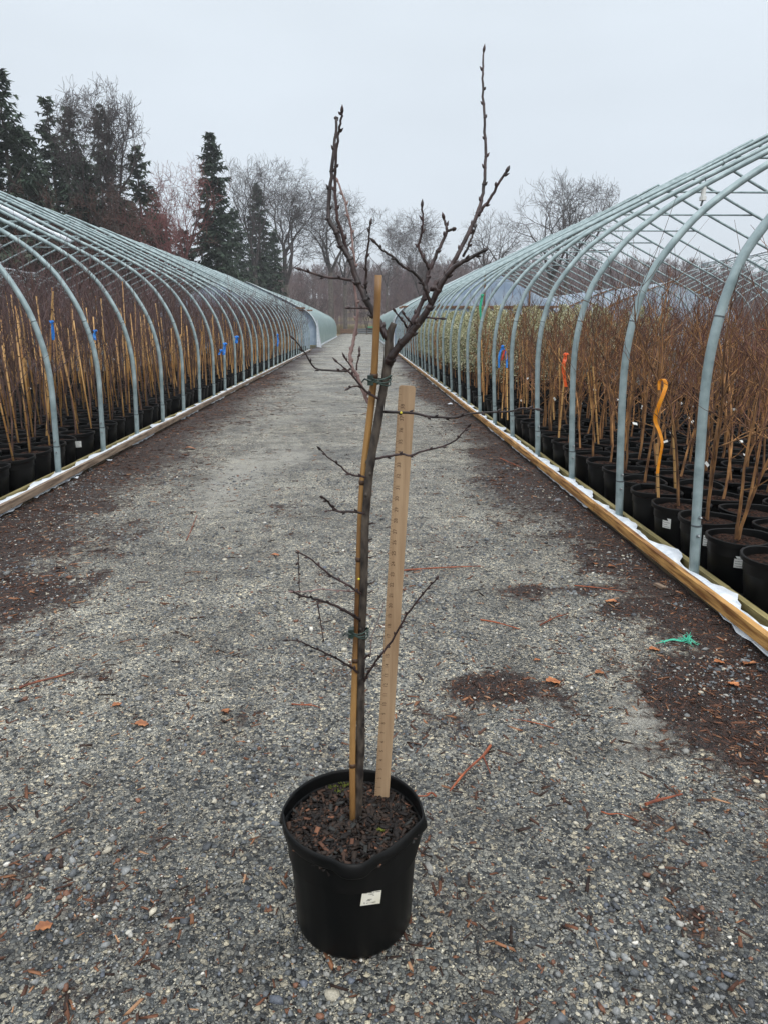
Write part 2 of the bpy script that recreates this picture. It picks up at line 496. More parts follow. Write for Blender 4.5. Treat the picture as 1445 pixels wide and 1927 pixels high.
def litter(x, y):
    v = 0
    n = mnoise.noise(Vector((x * 1.1, y * .45, 3.1)))
    n2 = mnoise.noise(Vector((x * 2.6, y * 1.9, 9.1))) * max(0, min(1, (18 - y) / 8))
    n3 = max(0, mnoise.noise(Vector((x * 7, y * 5, 1.1))) - .12) * max(0, min(1, (9 - y) / 4))
    dl, dr = x + 2.78, 1.76 - x
    v += max(0, 1 - dl / (1.5 + .7 * n)) * 1.2
    v += max(0, 1 - dr / (.85 + .45 * n)) * 1.25
    for a, b, rx, ry, s in PATCH:
        d = ((x - a) / rx) ** 2 + ((y - b) / ry) ** 2
        if d < 5: v += s * math.exp(-d * .8)
    v += .6 * max(0, n2 - .1) + .12 * n + .9 * n3
    if y > 46: v *= .6
    return max(0, min(1, v * .75))


def sand(x, y):
    v = .38 * math.exp(-((x + .95) / .55) ** 2) * min(1, max(0, (y - 1.5) / 4)) + .25 * math.exp(-((x - .75) / .4) ** 2) * min(1, max(0, (y - 2) / 4))
    for a, b, rx, ry, s in SAND:
        d = ((x - a) / rx) ** 2 + ((y - b) / ry) ** 2
        if d < 5: v += s * math.exp(-d * .8)
    if y > 14: v += min(.12, (y - 14) * .01)
    return max(0, min(1, v))


def coarse(x, y):
    return max(0, min(1, (2.6 - y) / 1.5)) * .85 + .15 * max(0, mnoise.noise(Vector((x * .8, y * .8, 5))))


def gz(x, y):
    z = .010 * mnoise.noise(Vector((x * 1.7, y * 1.7, 0))) + .005 * mnoise.noise(Vector((x * 6, y * 6, 4)))
    if y < 6: z += .0035 * mnoise.noise(Vector((x * 28, y * 28, 2)))
    z *= max(0, min(1, (11 - y) / 5))
    z += .018 * min(1, litter(x, y)) * (.5 + mnoise.noise(Vector((x * 9, y * 9, 7)))) * (1 if y < 12 else 0)
    return z + .004


ys = [-1.0]
while ys[-1] < 112:
    yy = ys[-1]
    ys.append(yy + max(.022, .022 + max(0, yy - 2) * .012))
p = grid_obj('gravel_path', np.linspace(-2.82, 1.84, 190), np.array(ys), gz, M['gravel'],
             lambda x, y: (litter(x, y), sand(x, y), coarse(x, y)))
tag(p, kind='structure')
# gravel crossing beyond the near houses and around the far ones
yd = MB()
for x0, x1, y0, y1 in ((-13, -2.82, 39.9, 45.2), (1.84, 13, 36.7, 38.3), (-13, 13, 112, 116)):
    yd.add([(x0, y0, 0), (x1, y0, 0), (x1, y1, 0), (x0, y1, 0)], [(0, 1, 2, 3)])
o = yd.build('gravel_yard', M['gravel'], colors=True); tag(o, kind='structure')
for nm, x0, x1, y1 in (('ground_cloth', -22, -2.825, 39.8), ('ground_cloth', 1.845, 21, 36.6)):
    k = MB(); k.add([(x0, -1, .001), (x1, -1, .001), (x1, y1, .001), (x0, y1, .001)], [(0, 1, 2, 3)])
    o = k.build(nm, M['cloth']); tag(o, kind='structure')

# ---------------------------------------------------------------- loose stones and bark chips (stuff)
def icosa():
    t = (1 + 5 ** .5) / 2
    v = np.array([(-1, t, 0), (1, t, 0), (-1, -t, 0), (1, -t, 0), (0, -1, t), (0, 1, t), (0, -1, -t), (0, 1, -t), (t, 0, -1), (t, 0, 1), (-t, 0, -1), (-t, 0, 1)], float)
    f = np.array([(0, 11, 5), (0, 5, 1), (0, 1, 7), (0, 7, 10), (0, 10, 11), (1, 5, 9), (5, 11, 4), (11, 10, 2), (10, 7, 6), (7, 1, 8), (3, 9, 4), (3, 4, 2), (3, 2, 6), (3, 6, 8), (3, 8, 9), (4, 9, 5), (2, 4, 11), (6, 2, 10), (8, 6, 7), (9, 8, 1)])
    return v / np.linalg.norm(v[0]), f


def scatter(name, n, base, sampler, sizes, pal, mat, flat=(.45, .8), long=(1, 1.4), tilt=.35, jit=.25):
    bv, bf = base
    nb = len(bv)
    XY = sampler(n); n = len(XY)
    S = sizes(XY)
    st = np.column_stack([rng.uniform(*long, n), np.ones(n), rng.uniform(*flat, n)]) * S[:, None]
    V = (bv[None] * (1 + rng.normal(0, jit, (n, nb, 1))) + rng.normal(0, jit * .5, (n, nb, 3))) * st[:, None, :]
    ax, az = rng.normal(0, tilt, n), rng.uniform(0, 2 * math.pi, n)
    c, s = np.cos(ax), np.sin(ax)
    y, z = V[..., 1] * c[:, None] - V[..., 2] * s[:, None], V[..., 1] * s[:, None] + V[..., 2] * c[:, None]
    c, s = np.cos(az), np.sin(az)
    x, y = V[..., 0] * c[:, None] - y * s[:, None], V[..., 0] * s[:, None] + y * c[:, None]
    Z = np.array([gz(a, b) for a, b in XY])
    P = np.stack([x + XY[:, 0:1], y + XY[:, 1:2], z + (Z + S * .22)[:, None]], -1).reshape(-1, 3)
    F = (bf[None] + (np.arange(n) * nb)[:, None, None]).reshape(-1, 3)
    pc = np.array([p for _, p in pal]); pw = np.array([q for q, _ in pal]); pw = pw / pw.sum()
    C = pc[rng.choice(len(pc), n, p=pw)] * rng.uniform(.75, 1.25, (n, 1))
    return link(name, fast_mesh(name, P, F, mat, np.repeat(C, nb, 0)))


def wedge(n, ymin, ymax):
    """points over the part of the path near the camera, thinner with distance"""
    Y = ymin * np.exp(rng.uniform(0, 1, n) * math.log(ymax / ymin))
    X = rng.uniform(-2.75, 1.72, n)
    keep = np.abs(X + .3 - Y * .03) < .75 * Y + .9
    return np.column_stack([X, Y])[keep]


stone_pal = [(20, (.06, .065, .072)), (25, (.13, .14, .148)), (23, (.22, .225, .22)), (14, (.33, .32, .29)), (9, (.46, .42, .33)), (2, (.66, .63, .56)), (5, (.18, .08, .045)), (5, (.12, .135, .165))]
o = scatter('loose_gravel', 52000, icosa(), lambda n: wedge(n, .75, 7), lambda XY: np.clip(np.exp(rng.normal(-6.0, .45, len(XY))), .0012, .010) * (1 + .1 * XY[:, 1]) * np.array([.85 + .9 * mnoise.noise(Vector((a * 2.2, b * 2.2, 11))) for a, b in XY]).clip(.55, 1.5), stone_pal, M['stonec'])
tag(o, 'small grey, dark and cream stones lying loose all over the path', 'gravel', kind='stuff')
o = scatter('loose_gravel', 420, icosa(), lambda n: wedge(n, .9, 8), lambda XY: rng.uniform(.006, .013, len(XY)), stone_pal, M['stonec'], flat=(.25, .55), jit=.3)
tag(o, 'scattered larger flat stones lying on the finer gravel of the path', 'gravel', kind='stuff')
octv = np.array([(1, 0, 0), (-1, 0, 0), (0, 1, 0), (0, -1, 0), (.3, 0, 1), (-.2, 0, -1)], float)
boxv = np.array([(-1, -.8, -1), (1, -1, -1), (.9, 1, -1), (-1, .7, -1), (-.9, -1, 1), (1, -.7, 1), (.7, .9, 1), (-1, 1, 1)], float)
boxf = np.array([(0, 2, 1), (0, 3, 2), (4, 5, 6), (4, 6, 7), (0, 1, 5), (0, 5, 4), (1, 2, 6), (1, 6, 5), (2, 3, 7), (2, 7, 6), (3, 0, 4), (3, 4, 7)])
octf = np.array([(0, 2, 4), (2, 1, 4), (1, 3, 4), (3, 0, 4), (2, 0, 5), (1, 2, 5), (3, 1, 5), (0, 3, 5)])


def by_litter(n):
    P = wedge(n * 6, .85, 22)
    pr = np.array([litter(a, b) for a, b in P]) ** 1.35 + .035
    return P[rng.uniform(0, 1, len(P)) < pr][:n]


chip_pal = [(30, (.035, .02, .015)), (25, (.07, .032, .02)), (20, (.13, .055, .03)), (9, (.24, .11, .055)), (3, (.36, .2, .11))]
o = scatter('bark_litter', 28000, (boxv, boxf), by_litter, lambda XY: np.clip(np.exp(rng.normal(-6.3, .42, len(XY))), .0007, .0036) * (1 + .1 * XY[:, 1]), chip_pal, M['chip'], flat=(.12, .4), long=(1.5, 6.5), tilt=.3)
tag(o, 'reddish brown bark litter strewn along both timber edges and in patches', 'bark litter', kind='stuff')

# ---------------------------------------------------------------- hoop houses
PR = [(0, 0), (-.03, .5), (-.055, 1.05), (-.035, 1.36), (.02, 1.6), (.10, 1.78), (.31, 2.05), (.54, 2.24), (.78, 2.395), (1.15, 2.595), (1.63, 2.832), (2.3, 3.155), (3.0, 3.495), (3.7, 3.85), (4.3, 4.16)]
PL = [(0, 0), (-.02, .5), (-.03, .9), (0, 1.2), (.09, 1.52), (.25, 1.82), (.42, 2.02), (.64, 2.2), (.95, 2.38), (1.4, 2.6), (2.2, 3.0), (3.1, 3.41), (3.8, 3.74), (4.2, 3.9)]


def full_profile(P, k=4):
    W = P[-1][0] * 2
    h = [(v.x, v.z) for v in crom([(a, 0, b) for a, b in P], k)]
    return h + [(W - a, b) for a, b in h[:-1][::-1]]


def baseboards(root, x, sgn, y0, y1, gold, detailed=True):
    """sgn +1: the house lies on the +x side of x"""
    # outer board, battens, inner board, polythene tucked between; each board length a few metres
    L = 3.66
    y = y0; i = 0
    outer = MB(); inner = MB()
    while y < y1:
        ye = min(y + L - .006, y1)
        dx, dz = rng.uniform(-.006, .006), rng.uniform(-.006, .004)
        a, b2 = sorted((x - sgn * .062 + dx, x - sgn * .024 + dx)); outer.box(a, b2, y, ye, -.03, .092 + dz)
        a, b2 = sorted((x + sgn * .026, x + sgn * .062)); inner.box(a, b2, y + .9, min(ye + .9, y1), -.03, .098 + dz)
        y += L; i += 1
    outer.build('baseboard', M['timber_dark'], root)
    inner.build('baseboard', M['timber_green'], root)
    if not detailed: return
    y = y0 + .7
    while y < y1 - 1:
        ln = rng.uniform(2.4, 3.6)
        bt = MB(); dx = rng.uniform(-.004, .004)
        a, b2 = sorted((x - sgn * .098 + dx, x - sgn * .063 + dx))
        n = 8
        for q in range(n):
            ya, yb = y + ln * q / n, y + ln * (q + 1) / n - (.004 if q == n - 1 else 0)
            bt.box(a, b2, ya, yb, .052, .108 + .002 * math.sin(q))
        bt.build('batten', gold, root)
        y += ln + .01
    # polythene: a crumpled strip lying over the boards and a ragged hem below the batten
    for kind in ('top', 'hem'):
        y = y0; f = []; n = 0
        vs = []
        while y < y1:
            j = mnoise.noise(Vector((y * 3.1, 7 if kind == 'top' else 3, x)))
            j2 = mnoise.noise(Vector((y * 11, 2, x)))
            gap = mnoise.noise(Vector((y * .8, 9, sgn * 2.3))) < 0
            if kind == 'top':
                a = x - sgn * .059; b_ = x + sgn * max(-.045, min(.05, -.008 + .10 * j + .03 * j2))
                za, zb = .103 + .004 * j2, .101 + .012 * abs(j) + .008 * j2
                mid = (a + b_) / 2; zm = .108 + .010 * abs(j2) + .008 * j
                row = [(a, za), ((a + mid) / 2, zm - .004), (mid, zm), ((mid + b_) / 2, zm - .006), (b_, zb)]
            else:
                a = x - sgn * (.0655); low = .047 if gap else .036 - .03 * abs(j) - .012 * j2
                if gap: j2 = 0
                a2 = x - sgn * (.080 + .01 * j2)
                row = [(a, .049), ((a + a2) / 2, .048 if gap else .035), (a2, .5 * (low + (.048 if gap else .03))), (a2 - sgn * .004, low), (a2 - sgn * .006, low - .004)]
            vs += [(p0, y, z0) for p0, z0 in row]
            n += 1
            y += .06 if y < 14 else .25
        w_ = 5
        fs = [(i * w_ + k, i * w_ + k + 1, (i + 1) * w_ + k + 1, (i + 1) * w_ + k) for i in range(n - 1) for k in range(w_ - 1)]
        m = MB(); m.add(vs, fs); m.build('plastic_strip', M['film'], root, smooth=True)


def hoop_mesh(prof, r=.024, n=8):
    m = MB()
    m.tube([(a, 0, b) for a, b in prof], r, n=n, cap=False)
    if n >= 8:
        m.cur = 1
        for zz in (1.42, 3.1):
            for half in (prof[:len(prof) // 2], prof[len(prof) // 2:][::-1]):
                i = next(i for i, q in enumerate(half) if q[1] > zz)
                (a0, b0), (a1, b1) = half[i - 1], half[i]; f = (zz - b0) / (b1 - b0)
                a, d = a0 + (a1 - a0) * f, Vector((a1 - a0, 0, b1 - b0)).normalized() * .004
                c = Vector((a, 0, zz)); m.tube([c - d, c + d], r * 1.06, n, cap=False)
    return m.mesh('hoop', [M['hoop'], M['joint']], smooth=True)


def post_mesh(sg):
    m = MB()
    m.tube([(sg * .004, 0, -.05), (-sg * .017, 0, .34)], .0262, 8)
    m.cur = 1
    m.tube([(-sg * .018, 0, .335), (-sg * .018, 0, .345)], .0275, 8)
    m.cur = 2
    for z in (.29, .39):
        m.tube([(-sg * .016, -.02, z), (-sg * .016, -.034, z)], .009, 6)
        m.blob((-sg * .016, -.035, z), .008, 6)
    return m.mesh('ground_post', [M['hoop'], M['joint'], M['bolt']])


POSTS = {1: post_mesh(1), -1: post_mesh(-1)}


def hoop_house(x, sgn, P, ys, label, detail=True, ties=True, near=True, r=.024):
    root = empty('hoop_house', (x, ys[0], 0))
    tag(root, label, 'hoop house', 'hoop houses in the nursery')
    W = P[-1][0] * 2
    prof = [(sgn * a, b) for a, b in full_profile(P, 4 if near else 2)]
    hm = hoop_mesh(prof, r, 8 if near else 4)
    first = None
    for i, y in enumerate(ys):
        h = link('hoop', hm, root, (rng.normal(0, .008), y - ys[0], rng.normal(0, .008)))
        h.rotation_euler = (rng.normal(0, .002), 0, rng.normal(0, .004)); h.scale = (1 + rng.normal(0, .0015), 1, 1 + rng.normal(0, .0014))
        if near:
            link('ground_post', POSTS[sgn], h)
            if y < 12: 
                link('ground_post', POSTS[-sgn], h, (sgn * W, 0, 0))
    L = ys[-1] - ys[0]
    if ties:
        z = 3.43 if sgn > 0 else 3.3
        xs = [a for a, b in prof if b >= z]
        t = MB(); t.tube([(min(xs) - .12, 0, z), (max(xs) + .12, 0, z)], .017 if near else .02, 6)
        tm = t.mesh('collar_tie', M['hoop'], smooth=True)
        for i in range(1, len(ys), 2):
            link('collar_tie', tm, root, (0, ys[i] - ys[0] + .03, 0))
    m = MB(); m.tube([(sgn * W / 2, -.3, P[-1][1] - .045), (sgn * W / 2, L + .1, P[-1][1] - .045)], .018, 6); m.build('ridge_pipe', M['hoop'], root, smooth=True)
    return root


YR = [1.2 + 1.2 * i for i in range(30)]
YR = [y for y in YR if y < 36.5]
YL = [1.64 + 1.19 * i for i in range(33)]
YL = [y for y in YL if y < 39.9]
XR, XL = 1.82, -2.75
house_r = hoop_house(XR, 1, PR, YR, 'open hoop house right of the path, bare teal pipes over unstaked brown saplings')
baseboards(house_r, 0, 1, -1.2 - YR[0], 36.5 - YR[0], M['timber_gold'])
house_l = hoop_house(XL, -1, PL, YL, 'open hoop house left of the path, bare teal pipes over cane-staked saplings')
baseboards(house_l, 0, -1, -1.2 - YL[0], 39.8 - YL[0], M['timber_grey'])
nr = hoop_house(12.0, 1, PR, [4 + 1.2 * i for i in range(27)], 'open hoop house seen through the right frame, white strip along its ridge', near=False, ties=False, r=.022)
nl = hoop_house(-12.6, -1, PL, [6 + 1.2 * i for i in range(29)], 'open hoop house seen through the left frame, behind the staked saplings', near=False, ties=False, r=.022)
for rt, s, P, L in ((nr, 1, PR, 31.2), (nl, -1, PL, 33.6)):
    m = MB()
    W = P[-1][0] * 2
    for k, (dx, dz) in enumerate(((0, .05), (-.7 * s, -.32), (.75 * s, -.34))):
        m.tube([(s * W / 2 + dx + .03 * math.sin(q * 1.7), q, P[-1][1] + dz + .03 * math.sin(q * 2.3 + k)) for q in np.linspace(0, L, 30)], .045 if k == 0 else .02, 5)
    m.build('ridge_film', M['film'], rt, smooth=True)


def end_wall(root, sgn, P, yloc, gable_only=False, door=True, thick=.03, film=None):
    W = P[-1][0] * 2
    prof = full_profile(P, 3)
    beam = 2.25
    inner = [(a, b - .03) for a, b in prof if b >= (beam if gable_only else 0.1)]
    fl = MB()
    y0, y1 = yloc, yloc + .012
    pts = [(sgn * a, b) for a, b in inner]
    n = len(pts)
    fl.add([(a, y0, b) for a, b in pts] + [(a, y1, b) for a, b in pts], [tuple(range(n)), tuple(range(2 * n - 1, n - 1, -1))] + [(i, (i + 1) % n, n + (i + 1) % n, n + i) for i in range(n)])
    fl.build('wall_film', film or M['wallfilm'], root)
    fr = MB()
    fr.box(*sorted((sgn * .2, sgn * (W - .2))), y0 - .06, y0 - .008, beam - .05, beam + .045)
    for a in (W * .24, W * .5, W * .76):
        top = np.interp(a, [q[0] for q in prof], [q[1] for q in prof]) - .05
        c = sgn * a
        fr.box(c - .045, c + .045, y0 - .10, y0 - .062, (beam - .05 if gable_only else 0), top)
    fr.build('wall_frame', M['stud'], root)
    if door:
        d = MB()
        for c in (1.2, 2.1):
            d.box(sgn * c - .04, sgn * c + .04, y0 - .15, y0 - .102, 0, 2.15)
        d.box(*sorted((sgn * 1.2, sgn * 2.1)), y0 - .151, y0 - .112, 1.05, 1.13)
        d.build('door_frame', M['stud'], root)


end_wall(house_r, 1, PR, 36.55 - YR[0], gable_only=True, door=False)
end_wall(house_l, -1, PL, 39.95 - YL[0], gable_only=False)


def covered_house(x, sgn, P, y0, y1, label):
    root = empty('covered_house', (x, y0, 0))
    tag(root, label, 'hoop house', 'hoop houses in the nursery')
    prof = full_profile(P, 3)
    pp = [(sgn * a * 1.0, b) for a, b in prof]
    L = y1 - y0
    # polythene skin with thickness, sagging a little between hoops
    def skin(k, a, b, m, name, off):
        g_ = MB(); n = len(pp); vs = []
        Wm = sgn * P[-1][0]
        ysq = np.linspace(a, b, k)
        for y in ysq:
            for (u, z) in pp:
                dx = (u - Wm); s_ = 1 + off / 4 * (1 if z > .3 else .3)
                sag = -.02 * abs(math.sin(math.pi * y / 1.2)) if z > .6 else 0
                vs.append((Wm + dx * (s_ + sag * .25), y, z + off + sag))
        g_.add(vs, [(i * n + j, i * n + j + 1, (i + 1) * n + j + 1, (i + 1) * n + j) for i in range(k - 1) for j in range(n - 1)])
        return g_.build(name, m, root, smooth=True)
    skin(int(L / .4), 0, L, M['cover'], 'polythene_cover', .035)
    skin(3, -.35, .3, M['film'], 'rolled_hem', .06)
    skin(3, L - .3, L + .25, M['film'], 'rolled_hem', .06)
    hm = hoop_mesh(pp, .022, 5)
    y = 0
    while y < L:
        link('hoop', hm, root, (0, y, 0)); y += 1.2
    m = MB()
    m.box(*sorted((-sgn * .07, -sgn * .03)), -.1, L, -.03, .1); m.build('baseboard', M['timber_grey'], root)
    m = MB()
    for i in range(int(L / .3)):
        z = .1 + .03 * math.sin(i * 1.3)
        a, b2 = sorted((-sgn * .12, -sgn * .075)); m.box(a, b2, i * .3, i * .3 + .295, 0, z)
    m.build('plastic_strip', M['film'], root)
    # loose curtain of film gathered at the front corner
    m = MB(); rows = []
    for k, z in enumerate(np.linspace(.02, 1.7, 9)):
        for q in range(7):
            rows.append((-sgn * (.05 + .30 * q / 6 * (1 - z / 2.1)), -.42 - .05 * math.sin(q * 2.1 + k * .4), z + .02 * math.sin(q)))
    m.add(rows, [(i * 7 + j, i * 7 + j + 1, (i + 1) * 7 + j + 1, (i + 1) * 7 + j) for i in range(8) for j in range(6)])
    m.build('film_curtain', M['film'], root, smooth=True)
    end_wall(root, sgn, P, .1)
    return root


covered_house(XL, -1, PL, 46.2, 85, 'film covered hoop house standing beyond the open one on the left of the path')
covered_house(XR, 1, PR, 38.6, 84, 'film covered hoop house standing beyond the open one on the right of the path')
# white gable ended houses behind the second frame on the right
for (px, py, Y, lab) in ((1262, 530, 39, 'white film gable with brown rafters behind the right frame, taller of the two'), (1160, 541, 47, 'white film gable behind the right frame, standing behind the twig tops')):
    q = at(px, py, Y)
    rt = empty('covered_house', (q.x, Y, 0)); tag(rt, lab, 'hoop house', 'hoop houses in the nursery')
    H = q.z
    pf = [(-4.3, 0), (-4.3, H - 2.1), (-3.6, H - 1.45), (-2, H - .72), (0, H), (2, H - .72), (3.6, H - 1.45), (4.3, H - 2.1), (4.3, 0)]
    m = MB(); n = len(pf)
    m.add([(a, 0, b) for a, b in pf] + [(a, 24, b) for a, b in pf], [tuple(range(n))] + [(i, i + 1, n + i + 1, n + i) for i in range(n - 1)])
    m.build('polythene_cover', M['wallfilm'], rt)
    m = MB()
    for i in range(1, n - 2):
        m.tube([(pf[i][0], -.04, pf[i][1]), (pf[i + 1][0], -.04, pf[i + 1][1])], .07, 4)
    for a in (-1.6, 1.6):
        m.box(a - .05, a + .05, -.09, -.02, 0, H - .7)
    m.build('gable_frame', M['stud'], rt)

# white scraps of film on the left frame and a lamp hook on the right frame
def along(P, sgn, X, y, a0, a1, r, k=10, dz=.03):
    pr = full_profile(P, 6)
    pts = [(X + sgn * a, y, b + dz) for a, b in pr if a0 <= a <= a1]
    m = MB(); m.tube(pts, [r * (1 + .25 * math.sin(i * 1.1)) for i in range(len(pts))], 6); return m
o = along(PL, -1, XL, 10.0, 1.0, 3.6, .025, dz=.036).build('film_roll', M['film'], smooth=True)
tag(o, 'cream roll of film lying along a hoop of the left frame, above the dense twigs', 'film roll')
q = at(1323, 362, 6.0)
lt = empty('lamp_hook', q); tag(lt, 'small white lamp holder hanging under a hoop of the right frame', 'lamp holder')
m = MB(); m.tube([(0, 0, .04), (0, 0, -.03)], .018, 8); m.tube([(0, 0, -.03), (0, 0, -.06)], .026, 8); m.build('holder', M['label'], lt)
m = MB(); m.tube([(0, 0, .11), (.01, 0, .07), (0, 0, .04)], .005, 5); m.build('hook', M['joint'], lt); m = MB(); m.tube([(0, 0, -.06), (-.01, 0, -.1)], .008, 5); m.build('plug', M['joint'], lt)

# ---------------------------------------------------------------- potted plants in the houses
def pot_mb(r=.165, h=.29, n=24, seed=0):
    rr = random.Random(seed)
    wob = [(rr.uniform(0, 6.28), rr.uniform(.0, .012)), (rr.uniform(0, 6.28), rr.uniform(0, .006))]

    def fn(a, z, t):
        k = z / h
        d = (wob[0][1] * math.cos(2 * t + wob[0][0]) + wob[1][1] * math.cos(3 * t + wob[1][0])) * k
        return a + d * (a / r), z + (.006 * math.cos(2 * t + wob[0][0] + 1)) * k
    b = r * .82
    pf = [(0.001, .004), (b * .93, .004), (b, .014), (r * .955, h * .87), (r * .965, h * .9), (r * 1.04, h * .905), (r * 1.05, h * .99), (r * 1.02, h), (r * .975, h * .99), (r * .95, h * .86), (r * .95, h * .7)]
    m = MB(); m.lathe(pf, n, fn=fn); return m


def soil_mb(r=.157, z=.255, n=20, seed=0):
    rr = random.Random(seed + 50)
    m = MB(); vs = [(0, 0, z + .02)]
    rings = 5
    for i in range(1, rings + 1):
        for j in range(n):
            t = 2 * math.pi * j / n
            vs.append((r * i / rings * math.cos(t), r * i / rings * math.sin(t), z + .018 * (1 - i / rings) + (rr.uniform(-.008, .008) if i < rings else -.004)))
    fs = [(0, 1 + j, 1 + (j + 1) % n) for j in range(n)]
    for i in range(rings - 1):
        for j in range(n):
            a = 1 + i * n
            fs.append((a + j, a + n + j, a + n + (j + 1) % n, a + (j + 1) % n))
    m.add(vs, fs); return m


def unit(a, b):
    return Vector((math.cos(a) * math.cos(b), math.sin(a) * math.cos(b), math.sin(b)))


def wander(rr, p, d, ln, k, jit, up):
    pts = [p]
    for i in range(k):
        d = (d + Vector((rr.gauss(0, jit), rr.gauss(0, jit), rr.gauss(0, jit) + up))).normalized()
        p = p + d * (ln / k)
        pts.append(p)
    return pts, d


def shrub(seed, H=1.6, r0=.011, nb=20, nt=6, zlow=.45, spread=1.0, multi=1, whip=.3, tn=3, thick=1.0, tip=0):
    """returns main stems, twigs"""
    rr = random.Random(seed)
    st, tw = MB(), MB()
    for mstem in range(multi):
        lean = Vector((rr.gauss(0, .08), rr.gauss(0, .08), 1)).normalized()
        hh = H * rr.uniform(.85, 1)
        pts, _ = wander(rr, Vector((rr.uniform(-.02, .02), rr.uniform(-.02, .02), .24)), lean, hh - .24 + .1, 10, .065, .07)
        st.tube(pts, [r0 * (1 - .7 * i / 10) for i in range(11)], 5, cap=False)
        for b in range(nb):
            t = zlow + (1 - zlow) * (b + rr.random()) / nb
            i = min(9, int(t * 10)); f = t * 10 - i
            p = pts[i].lerp(pts[i + 1], f)
            az = b * 2.4 + rr.uniform(-.5, .5)
            ln = (.22 + .35 * (1 - t) + rr.uniform(0, .25)) * spread
            el = R(rr.uniform(22, 62))
            bp, d = wander(rr, p, unit(az, el), ln, 4, .12, .10)
            rb = r0 * (.36 + .12 * rr.random()) * (1.1 - .5 * t)
            st.tube(bp, [rb, rb * .85, rb * .7, rb * .5, rb * .35], 4, cap=False)
            for q in range(nt):
                k = rr.randint(1, 3)
                pp = bp[k].lerp(bp[k + 1], rr.random())
                tl = rr.uniform(.08, .32) * (1 + whip * (rr.random() < .15) * 2)
                tp, _ = wander(rr, pp, (d + unit(rr.uniform(0, 6.28), R(rr.uniform(0, 60))) * .8).normalized(), tl, 2, .12, .15)
                tw.tube(tp, [.0022 * thick, .0017 * thick, .0011 * thick], tn, cap=False)
    return st, tw


def cane_mb(rr, H=1.65):
    m = MB()
    a = rr.uniform(0, 6.28); ln = rr.uniform(.0, .075)
    top = Vector((math.cos(a) * ln * H, math.sin(a) * ln * H, H))
    b = Vector((rr.uniform(-.03, .03), rr.uniform(-.03, .03), .2))
    m.tube([b, b.lerp(top, .5) + Vector((rr.uniform(-.01, .01), 0, 0)), top], [.0085, .008, .0068], 6)
    m.cur = 1
    k = 9
    for i in range(1, k):
        p = b.lerp(top, (i + rr.uniform(-.2, .2)) / k)
        d = (top - b).normalized()
        m.tube([p - d * .004, p + d * .004], .0095, 6, cap=False)
    return m


def leafy(seed, H=1.5):
    rr = random.Random(seed)
    m = MB()
    for i in range(1100):
        z = .5 + (H - .5) * rr.random() ** .7
        rad = (.19 + .05 * math.sin(z * 5)) * (1.05 if z < H * .75 else max(.25, (H - z) / (H * .25)))
        a = rr.uniform(0, 6.28); r_ = rad * rr.random() ** .5
        p = Vector((r_ * math.cos(a), r_ * math.sin(a), z))
        d = unit(rr.uniform(0, 6.28), R(rr.uniform(-20, 70))) * rr.uniform(.02, .036)
        s = d.orthogonal().normalized() * rr.uniform(.008, .014)
        s.rotate(__import__('mathutils').Quaternion(d.normalized(), rr.uniform(0, 6.28)))
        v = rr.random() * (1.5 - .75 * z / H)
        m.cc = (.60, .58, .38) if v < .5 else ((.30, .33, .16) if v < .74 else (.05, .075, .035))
        m.add([p, p + d * .5 + s, p + d, p + d * .5 - s], [(0, 1, 2, 3)])
    return m


def sticker_mesh(pr=.163, h=.29, z0=.15, z1=.215, w_=.03):
    m = MB()
    k = 5
    vs = []
    for i in range(k):
        a = -math.pi / 2 + (i / (k - 1) - .5) * w_ * 2 / pr
        for z in (z0, z1):
            rr_ = pr * (.82 + .155 * z / h) + .0045
            vs.append((rr_ * math.cos(a), rr_ * math.sin(a), z))
    m.add(vs, [(2 * i, 2 * i + 2, 2 * i + 3, 2 * i + 1) for i in range(k - 1)])
    m.cur = 1
    for row in range(4):
        z = z1 - .012 - row * .014
        for i in range(7 if row % 2 else 5):
            a = -math.pi / 2 + ((i + 1) / 8.5 - .5) * w_ * 2 / pr
            vs = []
            for aa in (a - .012, a + .016):
                for zz in (z - .0035, z):
                    rr_ = pr * (.82 + .155 * zz / h) + .0058
                    vs.append((rr_ * math.cos(aa), rr_ * math.sin(aa), zz))
            m.add(vs, [(0, 2, 3, 1)])
    return m.mesh('sticker', [M['label'], M['ink']])


STICK = sticker_mesh()
m = MB(); m.add([(0, 0, 0), (.035, .004, -.012), (.036, .008, .008), (.001, .004, .02)], [(0, 1, 2, 3)]); m.add([(0, .002, 0), (.035, .006, -.012), (.036, .010, .008), (.001, .006, .02)], [(3, 2, 1, 0)])
TAGM = m.mesh('tag', M['label'])

potv = [pot_mb(seed=i) for i in range(4)]
soilv = [soil_mb(seed=i) for i in range(3)]
POTS = [q.mesh('pot', M['pot'], smooth=True) for q in potv]
SOILS = [q.mesh('soil', M['soil']) for q in soilv]
for me in POTS:
    try: me.set_sharp_from_angle(angle=R(38))
    except Exception: pass

